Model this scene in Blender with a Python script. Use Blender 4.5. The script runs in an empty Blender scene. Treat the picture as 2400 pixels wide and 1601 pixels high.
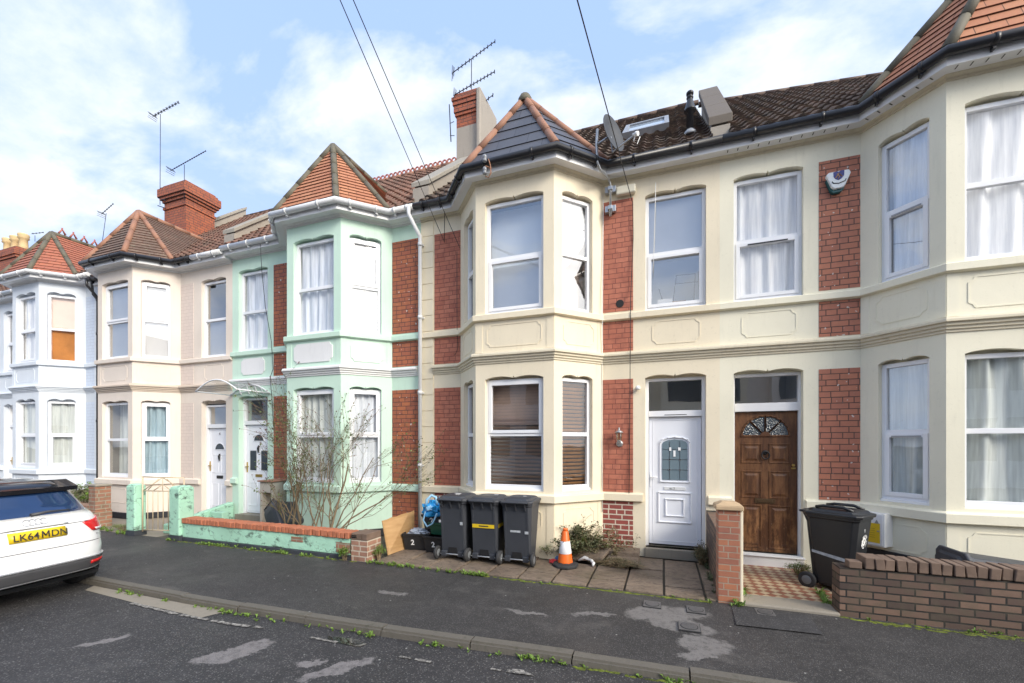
import bpy, math, random
from mathutils import Vector, Matrix, noise as mnoise
R = math.radians
random.seed(7)
SC = bpy.context.scene
COL = SC.collection
TH = R(19.7); CS, SN = math.cos(TH), math.sin(TH)
FPX, YH, ZC = 990.0, 1038.0, 1.62
def ray(x, y):
    u = (x-1200)/FPX; v = (YH-y)/FPX
    return (-SN+u*CS, CS+u*SN, v)
def gz(x, y, z=-.15):            # photo pixel -> point on a level plane
    d = ray(x, y); t = (z-ZC)/d[2]
    return (d[0]*t, d[1]*t)
def gy(x, y, Y=6.9):             # photo pixel -> point on an upright plane
    d = ray(x, y); t = Y/d[1]
    return (d[0]*t, ZC+d[2]*t)

# ------------------------------------------------------------- objects
ORG = {}
def tag(o, label=None, cat=None, group=None, kind=None):
    if label: o['label'] = label
    if cat: o['category'] = cat
    if group: o['group'] = group
    if kind: o['kind'] = kind
    return o
def thing(name, loc, label, cat, group=None, rz=0):
    o = bpy.data.objects.new(name, None); COL.objects.link(o)
    o.location = loc; o.rotation_euler = (0, 0, rz)
    o.empty_display_size = .2
    ORG[o.name] = Vector(loc)
    return tag(o, label, cat, group)
class MB:
    def __init__(s, local=False): s.v = []; s.f = []; s.uv = []; s.sm = []; s.local = local
    def vert(s, p): s.v.append(tuple(p)); return len(s.v)-1
    def face(s, pts, uv=None, sm=False):
        i = len(s.v); s.v += [tuple(p) for p in pts]
        s.f.append(tuple(range(i, i+len(pts)))); s.uv.append(uv); s.sm.append(sm)
    def idx(s, ids, uv=None, sm=False): s.f.append(tuple(ids)); s.uv.append(uv); s.sm.append(sm)
    def box(s, x0, x1, y0, y1, z0, z1, M=None):
        c = [(x0,y0,z0),(x1,y0,z0),(x1,y1,z0),(x0,y1,z0),(x0,y0,z1),(x1,y0,z1),(x1,y1,z1),(x0,y1,z1)]
        s.hexa(c, M)
    def hexa(s, c, M=None):
        if M is not None:
            c = [M(*p) if callable(M) else M @ Vector(p) for p in c]
        i = len(s.v); s.v += [tuple(p) for p in c]
        for q in ((0,3,2,1),(4,5,6,7),(0,1,5,4),(1,2,6,5),(2,3,7,6),(3,0,4,7)):
            s.f.append(tuple(i+k for k in q)); s.uv.append(None); s.sm.append(False)
    def frustum(s, x0,x1,y0,y1,z0, a0,a1,b0,b1,z1, M=None):
        s.hexa([(x0,y0,z0),(x1,y0,z0),(x1,y1,z0),(x0,y1,z0),(a0,b0,z1),(a1,b0,z1),(a1,b1,z1),(a0,b1,z1)], M)
    def tube(s, pts, r, n=8, cap=True, sm=True):
        pts = [Vector(p) for p in pts]
        rr = r if isinstance(r, (list, tuple)) else [r]*len(pts)
        rings = []; up = None
        for k, p in enumerate(pts):
            t = (pts[min(k+1, len(pts)-1)]-pts[max(k-1, 0)])
            if t.length < 1e-9: t = Vector((0,0,1))
            t.normalize()
            if up is None:
                up = Vector((0,0,1)) if abs(t.z) < .9 else Vector((1,0,0))
            a = t.cross(up).normalized(); b = a.cross(t).normalized(); up = b
            base = len(s.v)
            for j in range(n):
                an = 2*math.pi*j/n
                s.v.append(tuple(p+(a*math.cos(an)+b*math.sin(an))*rr[k]))
            rings.append(base)
        for k in range(len(pts)-1):
            for j in range(n):
                s.idx((rings[k]+j, rings[k]+(j+1)%n, rings[k+1]+(j+1)%n, rings[k+1]+j), sm=sm)
        if cap:
            s.idx([rings[0]+j for j in range(n)][::-1]); s.idx([rings[-1]+j for j in range(n)])
    def lathe(s, prof, c=(0,0,0), n=20, M=None, sm=True, cap=True):
        rings = []
        for r, z in prof:
            base = len(s.v)
            for j in range(n):
                an = 2*math.pi*j/n
                p = (c[0]+r*math.cos(an), c[1]+r*math.sin(an), c[2]+z)
                s.v.append(tuple(M @ Vector(p)) if M is not None else p)
            rings.append(base)
        for k in range(len(rings)-1):
            for j in range(n):
                s.idx((rings[k]+j, rings[k]+(j+1)%n, rings[k+1]+(j+1)%n, rings[k+1]+j), sm=sm)
        if cap:
            s.idx([rings[0]+j for j in range(n)][::-1]); s.idx([rings[-1]+j for j in range(n)])
    def prism(s, poly, f0, f1, sides=True):
        """poly: list of 2D points, f0/f1 map (a,b)->3D for the two faces"""
        A = [tuple(f0(*p)) for p in poly]; B = [tuple(f1(*p)) for p in poly]
        i = len(s.v); n = len(poly); s.v += A+B
        s.idx([i+k for k in range(n)]); s.idx([i+n+k for k in range(n)][::-1])
        if sides:
            for k in range(n):
                s.idx((i+k, i+n+k, i+n+(k+1)%n, i+(k+1)%n))
    def build(s, name, m, parent=None, bevel=0, label=None, weld=False):
        me = bpy.data.meshes.new(name)
        o = bpy.data.objects.new(name, me); COL.objects.link(o)
        off = Vector((0,0,0))
        if parent is not None:
            if not s.local: off = ORG[parent.name]
            o.parent = parent; ORG[o.name] = ORG[parent.name]
        else:
            ORG[o.name] = Vector((0,0,0))
            if not s.local and s.v:
                xs = [p[0] for p in s.v]; ys = [p[1] for p in s.v]; zs = [p[2] for p in s.v]
                off = Vector(((min(xs)+max(xs))/2, (min(ys)+max(ys))/2, min(zs)))
                o.location = off; ORG[o.name] = off.copy()
        me.from_pydata([(p[0]-off.x, p[1]-off.y, p[2]-off.z) for p in s.v], [], s.f)
        if any(u is not None for u in s.uv):
            ul = me.uv_layers.new(name='UVMap'); k = 0
            for fi, f in enumerate(s.f):
                for j in range(len(f)):
                    if s.uv[fi] is not None: ul.data[k].uv = s.uv[fi][j]
                    k += 1
        me.polygons.foreach_set('use_smooth', s.sm)
        if m is not None: me.materials.append(m)
        me.validate(); me.update()
        if bevel:
            b = o.modifiers.new('bevel', 'BEVEL'); b.width = bevel; b.segments = 2; b.limit_method = 'ANGLE'; b.angle_limit = R(40)
        if weld:
            w = o.modifiers.new('weld', 'WELD'); w.merge_threshold = .0005
        if label: o['label'] = label
        return o
def struct(name, mb, m, **k):
    o = mb.build(name, m, **k); o['kind'] = 'structure'; return o

# ------------------------------------------------------------- materials
class NT:
    def __init__(s, name):
        s.m = bpy.data.materials.new(name); s.m.use_nodes = True
        s.t = s.m.node_tree; s.n = s.t.nodes
        s.b = s.n['Principled BSDF']; s.out = s.n['Material Output']
        s.tc = s.n.new('ShaderNodeTexCoord')
    def L(s, a, b): s.t.links.new(a, b)
    def new(s, t, **k):
        n = s.n.new(t)
        for a, b in k.items(): setattr(n, a, b)
        return n
    def mapp(s, sc=(1,1,1), src=None, loc=(0,0,0), rot=(0,0,0)):
        n = s.new('ShaderNodeMapping'); n.inputs['Scale'].default_value = sc; n.inputs['Location'].default_value = loc; n.inputs['Rotation'].default_value = rot
        s.L(src or s.world(), n.inputs[0]); return n.outputs[0]
    def world(s):
        if not hasattr(s, '_w'):
            s._w = s.new('ShaderNodeNewGeometry').outputs['Position']
        return s._w
    def noise(s, sc=5, det=4, src=None, rough=.55, dist=0):
        n = s.new('ShaderNodeTexNoise'); n.inputs['Scale'].default_value = sc; n.inputs['Detail'].default_value = det
        n.inputs['Roughness'].default_value = rough; n.inputs['Distortion'].default_value = dist
        s.L(src or s.world(), n.inputs['Vector']); return n.outputs['Fac']
    def ramp(s, f, p):
        n = s.new('ShaderNodeValToRGB'); e = n.color_ramp.elements
        while len(e) < len(p): e.new(.5)
        for k, (a, c) in enumerate(p):
            e[k].position = a; e[k].color = (*c, 1) if isinstance(c, tuple) else (c, c, c, 1)
        s.L(f, n.inputs[0]); return n.outputs[0]
    def mix(s, f, a, b, bt='MIX'):
        n = s.new('ShaderNodeMix', data_type='RGBA', blend_type=bt)
        for i, v in ((0, f), (6, a), (7, b)):
            if isinstance(v, (int, float)): n.inputs[i].default_value = v if i == 0 else (v, v, v, 1)
            elif isinstance(v, tuple): n.inputs[i].default_value = (*v, 1)
            else: s.L(v, n.inputs[i])
        return n.outputs[2]
    def math(s, op, a, b=0):
        n = s.new('ShaderNodeMath', operation=op)
        for i, v in ((0, a), (1, b)):
            if isinstance(v, (int, float)): n.inputs[i].default_value = v
            else: s.L(v, n.inputs[i])
        return n.outputs[0]
    def bump(s, h, st=.3, d=.01):
        n = s.new('ShaderNodeBump'); n.inputs['Strength'].default_value = st; n.inputs['Distance'].default_value = d
        s.L(h, n.inputs['Height']); s.L(n.outputs[0], s.b.inputs['Normal']); return n
    def set(s, col=None, rough=.6, metal=0, spec=None):
        if col is not None:
            if isinstance(col, tuple): s.b.inputs['Base Color'].default_value = (*col, 1)
            else: s.L(col, s.b.inputs['Base Color'])
        if isinstance(rough, (int, float)): s.b.inputs['Roughness'].default_value = rough
        else: s.L(rough, s.b.inputs['Roughness'])
        s.b.inputs['Metallic'].default_value = metal
        if spec is not None: s.b.inputs['Specular IOR Level'].default_value = spec
        return s.m
    def wallco(s):      # (along wall, height, 0) on upright faces, by the face's own direction
        g = s.new('ShaderNodeNewGeometry'); sx = s.new('ShaderNodeSeparateXYZ'); s.L(g.outputs['Position'], sx.inputs[0])
        sn = s.new('ShaderNodeSeparateXYZ'); s.L(g.outputs['True Normal'], sn.inputs[0])
        f = s.math('GREATER_THAN', s.math('ABSOLUTE', sn.outputs[0]), .72)
        along = s.math('ADD', s.math('MULTIPLY', sx.outputs[0], s.math('SUBTRACT', 1, f)), s.math('MULTIPLY', sx.outputs[1], f))
        c = s.new('ShaderNodeCombineXYZ'); s.L(along, c.inputs[0]); s.L(sx.outputs[2], c.inputs[1]); return c.outputs[0]
def sc(c, k): return tuple(min(1, x*k) for x in c)
def painted(name, c, rough=.7, dirt=.5, bump=.25, dirtc=(.30,.27,.20)):
    t = NT(name)
    a = t.noise(1.1, 5)
    col = t.mix(t.ramp(a, [(.3, 0.), (.7, 1.)]), sc(c, .93), sc(c, 1.03))
    streak = t.noise(3.2, 5, t.mapp((3.5, 3.5, .45)), .62)
    col = t.mix(t.math('MULTIPLY', t.ramp(streak, [(.56, 0.), (.78, 1.)]), dirt*.4), col, t.mix(.5, c, dirtc))
    sp = t.noise(26, 3); col = t.mix(t.math('MULTIPLY', t.ramp(sp, [(.62, 0.), (.72, 1.)]), .12*dirt), col, dirtc)
    h = t.math('ADD', t.noise(60, 3), t.math('MULTIPLY', t.noise(6, 3), 1.2))
    t.bump(h, bump, .004)
    return t.set(col, rough)
def plain(name, c, rough=.5, metal=0, var=.08, scale=8, bump=0, spec=None):
    t = NT(name)
    col = t.mix(t.noise(scale, 4), sc(c, 1-var), sc(c, 1+var))
    if bump: t.bump(t.noise(scale*6, 3), bump, .003)
    return t.set(col, rough, metal, spec)
def brickmat(name, c1, c2, mortar, bw=.225, bh=.0785, ms=.007, off=(0,0,0), chips=0, stain=.3, bump=.6, rough=.7, stainc=(.05,.04,.035), freq=2, squash=.62):
    t = NT(name)
    b = t.new('ShaderNodeTexBrick', offset=.5, offset_frequency=freq, squash=squash, squash_frequency=3)
    t.L(t.mapp((1,1,1), t.wallco(), off), b.inputs['Vector'])
    b.inputs['Color1'].default_value = (*c1, 1); b.inputs['Color2'].default_value = (*c2, 1); b.inputs['Mortar'].default_value = (*mortar, 1)
    b.inputs['Scale'].default_value = 1; b.inputs['Mortar Size'].default_value = ms; b.inputs['Mortar Smooth'].default_value = .15
    b.inputs['Brick Width'].default_value = bw; b.inputs['Row Height'].default_value = bh; b.inputs['Bias'].default_value = -.1
    n = t.noise(9, 5); col = t.mix(t.math('MULTIPLY', t.ramp(n, [(.45, 0.), (.75, 1.)]), stain), b.outputs['Color'], stainc)
    col = t.mix(t.math('MULTIPLY', t.noise(45, 3), .35), col, t.mix(1., col, 1.35, 'MULTIPLY'))
    if chips:
        v = t.noise(19, 2, rough=.3); col = t.mix(t.math('MULTIPLY', t.ramp(v, [(.735-chips*.02, 0.), (.75-chips*.02, 1.)]), .9), col, (.62,.58,.54))
    h = t.math('SUBTRACT', t.math('MULTIPLY', t.noise(70, 3), .25), b.outputs['Fac'])
    t.bump(h, bump, .007)
    return t.set(col, rough)
def glass(name, refl=.14, tint=(1,1,1), rough=0.0, dirt=0):
    t = NT(name); t.n.remove(t.b)
    tr = t.new('ShaderNodeBsdfTransparent'); tr.inputs[0].default_value = (*tint, 1)
    gl = t.new('ShaderNodeBsdfGlossy'); gl.inputs['Roughness'].default_value = rough
    n = t.new('ShaderNodeBump'); n.inputs['Strength'].default_value = .06; n.inputs['Distance'].default_value = .02
    t.L(t.noise(2.3, 1), n.inputs['Height']); t.L(n.outputs[0], gl.inputs['Normal'])
    g = t.new('ShaderNodeNewGeometry'); dt = t.new('ShaderNodeVectorMath', operation='DOT_PRODUCT'); t.L(g.outputs['Incoming'], dt.inputs[0]); t.L(g.outputs['True Normal'], dt.inputs[1])
    k5 = t.math('POWER', t.math('SUBTRACT', 1.0, t.math('ABSOLUTE', dt.outputs['Value'])), 5.0)
    f = t.math('MINIMUM', t.math('ADD', t.math('MULTIPLY', k5, .9), refl+.04), 1.0)
    m = t.new('ShaderNodeMixShader'); t.L(f, m.inputs[0]); t.L(tr.outputs[0], m.inputs[1]); t.L(gl.outputs[0], m.inputs[2])
    t.L(m.outputs[0], t.out.inputs[0]); return t.m
def fabric(name, c, trans=.25, rough=.9):
    t = NT(name)
    n = t.noise(3, 4, t.mapp((9, 9, .5)))
    col = t.mix(t.ramp(n, [(.35, 0.), (.68, 1.)]), sc(c, .8), sc(c, 1.08))
    t.set(col, rough, spec=.1); t.b.inputs['Subsurface Weight'].default_value = 0
    return t.m
def tilemat(name, cs, bw=.27, bh=.5, joint=(.12,.05,.03), lichen=0, lc=(.25,.24,.17), rough=.75):
    """uses UV in metres: u along the course, v = course number"""
    t = NT(name)
    b = t.new('ShaderNodeTexBrick', offset=.5, offset_frequency=2)
    t.L(t.tc.outputs['UV'], b.inputs['Vector'])
    b.inputs['Scale'].default_value = 1; b.inputs['Mortar Size'].default_value = .0045; b.inputs['Mortar Smooth'].default_value = 0
    b.inputs['Brick Width'].default_value = bw; b.inputs['Row Height'].default_value = bh
    b.inputs['Color1'].default_value = (*cs[0], 1); b.inputs['Color2'].default_value = (*cs[1], 1); b.inputs['Mortar'].default_value = (*joint, 1)
    b.inputs['Bias'].default_value = 0
    n = t.noise(2.2, 5); col = t.mix(t.math('MULTIPLY', t.ramp(n, [(.4, 0.), (.7, 1.)]), .6), b.outputs['Color'], cs[2])
    col = t.mix(t.math('MULTIPLY', t.noise(30, 4), .5), col, t.mix(1., col, .7, 'MULTIPLY'))
    if lichen:
        l = t.noise(14, 6, rough=.7); col = t.mix(t.math('MULTIPLY', t.ramp(l, [(.54, 0.), (.66, 1.)]), lichen), col, lc)
    t.bump(t.noise(50, 4), .35, .004)
    return t.set(col, rough)

M = {}
M['cream'] = painted('cream_render', (.84,.745,.565), dirt=.9)
M['cream_pale'] = painted('pale_cream_render', (.84,.795,.635), dirt=.7)
M['pink'] = painted('pink_render', (.77,.68,.595), dirt=.6)
M['green'] = painted('mint_render', (.60,.79,.665), dirt=.7, dirtc=(.2,.3,.22))
M['blue'] = painted('pale_blue_render', (.72,.77,.83), dirt=.6, dirtc=(.3,.33,.36))
M['white_render'] = painted('white_painted_moulding', (.80,.80,.80), dirt=.7, dirtc=(.3,.3,.3))
M['cream_mould'] = painted('weathered_cream_moulding', (.70,.63,.48), dirt=1.5, dirtc=(.22,.19,.12))
M['pink_mould'] = painted('weathered_pink_moulding', (.60,.50,.41), dirt=1.0)
M['upvc'] = plain('white_upvc', (.84,.85,.88), .3, var=.02)
M['white_board'] = plain('white_fascia_board', (.78,.78,.79), .35, var=.05, scale=3)
M['white_door'] = plain('white_door_skin', (.80,.82,.88), .3, var=.02)
M['black_gutter'] = plain('black_gutter_plastic', (.022,.022,.026), .35, var=.3)
M['white_gutter'] = plain('white_gutter_plastic', (.72,.73,.74), .35, var=.08, scale=4)
M['black_paint'] = plain('black_plinth_paint', (.02,.021,.026), .6, var=.4, bump=.4)
M['red_paint_brick'] = brickmat('red_painted_brick', (.40,.13,.08), (.48,.175,.11), (.17,.055,.042), bw=.205, bh=.08, ms=.005, stain=.55, stainc=(.19,.06,.045), bump=.7)
M['red_brick_white'] = brickmat('red_painted_brick_white_joints', (.30,.07,.055), (.26,.065,.055), (.62,.55,.45), bw=.205, bh=.08, ms=.01, stain=.25)
M['orange_brick'] = brickmat('glazed_orange_red_brick', (.42,.135,.06), (.33,.10,.06), (.12,.05,.04), bw=.205, bh=.08, chips=1.4, stain=.35)
M['rust_brick'] = brickmat('rust_red_brick', (.46,.175,.105), (.37,.14,.095), (.09,.05,.04), bw=.205, bh=.08, ms=.006, chips=1.2, stain=.2)
M['pink_brick'] = brickmat('painted_pink_brickwork', (.69,.585,.52), (.67,.57,.51), (.60,.50,.44), bw=.205, bh=.08, stain=.03, bump=.35)
M['blue_brick'] = brickmat('painted_blue_brickwork', (.62,.69,.80), (.60,.67,.78), (.53,.58,.68), bw=.205, bh=.08, stain=.03, bump=.35)
M['chim_brick'] = brickmat('sooty_chimney_brick', (.38,.11,.05), (.30,.085,.045), (.10,.06,.05), stain=.45, stainc=(.08,.05,.04), bump=.8)
M['chim_render'] = painted('grey_chimney_render', (.36,.32,.27), dirt=1.8, bump=.7, dirtc=(.12,.11,.09))
M['stone'] = painted('weathered_coping_stone', (.33,.30,.25), dirt=2.0, bump=.8, dirtc=(.12,.12,.08))
M['coping'] = painted('grey_cement_coping', (.14,.115,.09), dirt=1.6, bump=.7, dirtc=(.11,.10,.05))
M['tile_orange'] = tilemat('orange_plain_tiles', ((.47,.19,.10),(.53,.235,.125),(.40,.16,.095)))
M['tile_brown'] = tilemat('brown_weathered_tiles', ((.16,.10,.075),(.21,.13,.095),(.12,.082,.062)), lichen=.5)
M['tile_red'] = tilemat('red_plain_tiles', ((.45,.15,.085),(.38,.125,.08),(.33,.12,.08)), lichen=.3)
M['slate'] = tilemat('dark_grey_slates', ((.075,.078,.095),(.095,.098,.115),(.07,.072,.09)), bw=.5, joint=(.02,.02,.022), rough=.45)
def pantile(name, c1, c2, c3, lich, lc):
    t = NT(name)
    wn = t.new('ShaderNodeTexWhiteNoise', noise_dimensions='2D')
    sn = t.new('ShaderNodeVectorMath', operation='FLOOR'); t.L(t.tc.outputs['UV'], sn.inputs[0]); t.L(sn.outputs[0], wn.inputs['Vector'])
    col = t.mix(wn.outputs['Value'], c1, c2)
    col = t.mix(t.ramp(t.noise(2.5, 5), [(.4, 0.), (.7, 1.)]), col, c3)
    l = t.noise(16, 6, rough=.72); col = t.mix(t.math('MULTIPLY', t.ramp(l, [(.50, 0.), (.62, 1.)]), lich), col, lc)
    l2 = t.noise(7, 5, rough=.7); col = t.mix(t.math('MULTIPLY', t.ramp(l2, [(.56, 0.), (.66, 1.)]), .6), col, (.035,.03,.028))
    t.bump(t.noise(60, 4), .5, .006); return t.set(col, .8)
M['pan_brown'] = pantile('dark_brown_pantiles', (.065,.043,.034), (.125,.075,.055), (.045,.036,.03), .5, (.24,.19,.13))
M['pan_red'] = pantile('red_brown_pantiles', (.17,.085,.06), (.25,.125,.09), (.12,.07,.052), .4, (.27,.22,.155))
M['ridge_brown'] = painted('brown_ridge_tile', (.10,.06,.045), dirt=1.8, bump=.5, dirtc=(.13,.10,.08))
M['ridge_terra'] = painted('terracotta_ridge_tile', (.33,.165,.105), dirt=2.2, bump=.5, dirtc=(.16,.12,.09))
M['ridge_moss'] = painted('mossy_grey_ridge_mortar', (.135,.12,.085), dirt=2, bump=.8, dirtc=(.09,.09,.05))
M['ridge_red'] = painted('red_crested_ridge_tile', (.42,.15,.12), dirt=1.2, bump=.4)
M['lead'] = plain('lead_flashing', (.32,.33,.35), .5, .3, var=.25, bump=.4)
M['glass'] = glass('window_glass', .10)
M['glass_sky'] = glass('bright_window_glass', .30)
M['glass_dark'] = glass('dark_window_glass', .27)
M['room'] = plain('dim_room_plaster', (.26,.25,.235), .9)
M['net'] = fabric('grey_net_curtain', (.80,.84,.90))
M['net_white'] = fabric('white_net_curtain', (.92,.93,.97))
M['net_grey'] = fabric('grey_green_curtain', (.70,.74,.71))
M['net_stripe'] = fabric('pale_blue_striped_curtain', (.42,.55,.62))
M['sheet_orange'] = plain('orange_brown_cloth', (.55,.22,.05), .9, var=.5, scale=3)
M['sheet_peach'] = plain('peach_cloth', (.78,.60,.50), .9, var=.1, scale=3)
M['blind_wood'] = plain('wooden_blind_slats', (.55,.30,.14), .5, var=.25, scale=5)
M['blind_brown'] = plain('dark_blind_slats', (.50,.36,.28), .5, var=.25, scale=5)
M['blind_white'] = plain('white_blind_slats', (.82,.85,.88), .5, var=.04)
M['blind_pale'] = plain('pale_roller_blind', (.74,.80,.85), .6, var=.03)
M['white_board2'] = plain('white_window_board_and_sky_reflection', (.86,.87,.88), .6, var=.03)  # also the white of sky reflections painted into panes

# ------------------------------------------------------------- wall frames
def frame2(A, B):
    A = Vector(A); B = Vector(B); t = (B-A); Ln = t.length; t = t/Ln
    n = Vector((t.y, -t.x))
    def P(s, z, d=0):        # s along, z up, d depth inward
        q = A+t*s-n*d; return (q.x, q.y, z)
    return P, Ln
def arch_pts(a, b, zh, bump, n=9):
    w = b-a; out = []
    for k in range(n):
        f = k/(n-1)*.5
        out.append((a+f*w, zh+bump*math.sin(math.pi*min(1, 2*f*.93+.02))**.75))
    out[0] = (a, zh); out[-1] = (a+w*.5, zh+bump*.75+.012)
    out.insert(-1, (a+w*.485, zh+bump*.38))
    right = [(a+b-x, z) for x, z in out[::-1]][1:]
    return out+right
def wall_face(mb, P, s0, s1, z0, z1, ops, dep=.134):
    cols = {}
    for o in ops: cols.setdefault((o[0], o[1]), []).append(o)
    s = s0
    for (a, b) in sorted(cols):
        if a > s+1e-6: mb.face([P(s, z0), P(a, z0), P(a, z1), P(s, z1)])
        z = z0
        lst = sorted(cols[(a, b)], key=lambda o: o[2])
        prev = [(a, z0), (b, z0)]
        for (_, _, oz0, oz1, bump) in lst:
            if oz0 > z+1e-6:
                # solid piece between previous head outline and this sill
                poly = prev+[(b, oz0), (a, oz0)]
                mb.face([P(x, zz) for x, zz in poly])
            ar = arch_pts(a, b, oz1, bump) if bump else [(a, oz1), (b, oz1)]
            mb.face([P(a, oz0), P(a, oz0, dep), P(a, oz1, dep), P(a, oz1)])
            mb.face([P(b, oz0), P(b, oz1), P(b, oz1, dep), P(b, oz0, dep)])
            mb.face([P(a, oz0), P(b, oz0), P(b, oz0, dep), P(a, oz0, dep)])
            for k in range(len(ar)-1):
                mb.face([P(*ar[k]), P(*ar[k], dep), P(*ar[k+1], dep), P(*ar[k+1])])
            # thin cheek above the frame, behind the scalloped head
            mb.face([P(x, zz, dep) for x, zz in ar]+[P(b, oz1-.03, dep), P(a, oz1-.03, dep)])
            prev = ar; z = oz1
        poly = prev+[(b, z1), (a, z1)]
        mb.face([P(x, zz) for x, zz in poly])
        s = b
    if s < s1-1e-6: mb.face([P(s, z0), P(s1, z0), P(s1, z1), P(s, z1)])
def sweep(mb, path, prof, z0=0, closed=False, caps=True, ext=0):
    """path 2D left->right seen from outside, prof [(out,z)]"""
    pts = [Vector(p) for p in path]; n = len(pts)
    offs = []
    for k in range(n):
        def nrm(a, b):
            t = (b-a).normalized(); return Vector((t.y, -t.x))
        if k == 0: m = nrm(pts[0], pts[1])
        elif k == n-1: m = nrm(pts[-2], pts[-1])
        else:
            a = nrm(pts[k-1], pts[k]); b = nrm(pts[k], pts[k+1]); m = (a+b)
            m = m/ (m.dot(a))
        offs.append(m)
    rows = []
    for k in range(n):
        base = len(mb.v)
        for (o, z) in prof:
            q = pts[k]+offs[k]*o; mb.v.append((q.x, q.y, z+z0))
        rows.append(base)
    m = len(prof)
    for k in range(n-1):
        for j in range(m-1):
            mb.idx((rows[k]+j, rows[k+1]+j, rows[k+1]+j+1, rows[k]+j+1))
    if caps:
        mb.idx([rows[0]+j for j in range(m)]); mb.idx([rows[-1]+j for j in range(m)][::-1])
def offset_path(path, o):
    pts = [Vector(p) for p in path]; out = []
    for k in range(len(pts)):
        def nrm(a, b):
            t = (b-a).normalized(); return Vector((t.y, -t.x))
        if k == 0: m = nrm(pts[0], pts[1])
        elif k == len(pts)-1: m = nrm(pts[-2], pts[-1])
        else:
            a = nrm(pts[k-1], pts[k]); b = nrm(pts[k], pts[k+1]); m = a+b; m = m/m.dot(a)
        out.append(pts[k]+m*o)
    return out
def pb(mb, P, s0, s1, z0, z1, d0, d1):
    """box in wall coordinates: d0 outer depth, d1 inner depth"""
    mb.hexa([P(s0,z0,d0), P(s1,z0,d0), P(s1,z0,d1), P(s0,z0,d1), P(s0,z1,d0), P(s1,z1,d0), P(s1,z1,d1), P(s0,z1,d1)])

def curtain(P, s0, s1, z0, z1, d, mat, parent, amp=.02, freq=14, seed=0, gather=0, name='curtain'):
    mb = MB(); rng = random.Random(seed); n = 56; nz = 7
    ph = [rng.uniform(0, 6.28) for _ in range(4)]
    ids = []
    for j in range(nz+1):
        v = j/nz; row = []
        for i in range(n+1):
            u = i/n
            sv = u + gather*(v-.5)*math.sin(u*6.28+ph[0])*.05
            dd = d+amp*(math.sin(u*freq*2*math.pi*.5+ph[1]+.6*math.sin(v*3+ph[2]))+.5*math.sin(u*freq*1.7*math.pi+ph[3]+v))
            row.append(mb.vert(P(s0+(s1-s0)*sv, z1+(z0-z1)*v, dd)))
        ids.append(row)
    for j in range(nz):
        for i in range(n):
            mb.idx((ids[j][i], ids[j][i+1], ids[j+1][i+1], ids[j+1][i]), sm=True)
    return mb.build(name, mat, parent)
def slats(P, s0, s1, z0, z1, d, mat, parent, pitch=.05, tilt=.55, name='blind'):
    mb = MB(); z = z1
    while z > z0:
        w = pitch*.92
        a = w*math.sin(tilt); b = w*math.cos(tilt)
        mb.face([P(s0, z-b, d+a/2), P(s1, z-b, d+a/2), P(s1, z, d-a/2), P(s0, z, d-a/2)])
        mb.face([P(s0, z-b-.002, d+a/2), P(s1, z-b-.002, d+a/2), P(s1, z-.002, d-a/2), P(s0, z-.002, d-a/2)][::-1])
        z -= pitch
    for s in (s0+.12*(s1-s0), s1-.12*(s1-s0)): pb(mb, P, s-.006, s+.006, z0, z1, d-.03, d-.026)
    return mb.build(name, mat, parent)
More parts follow.
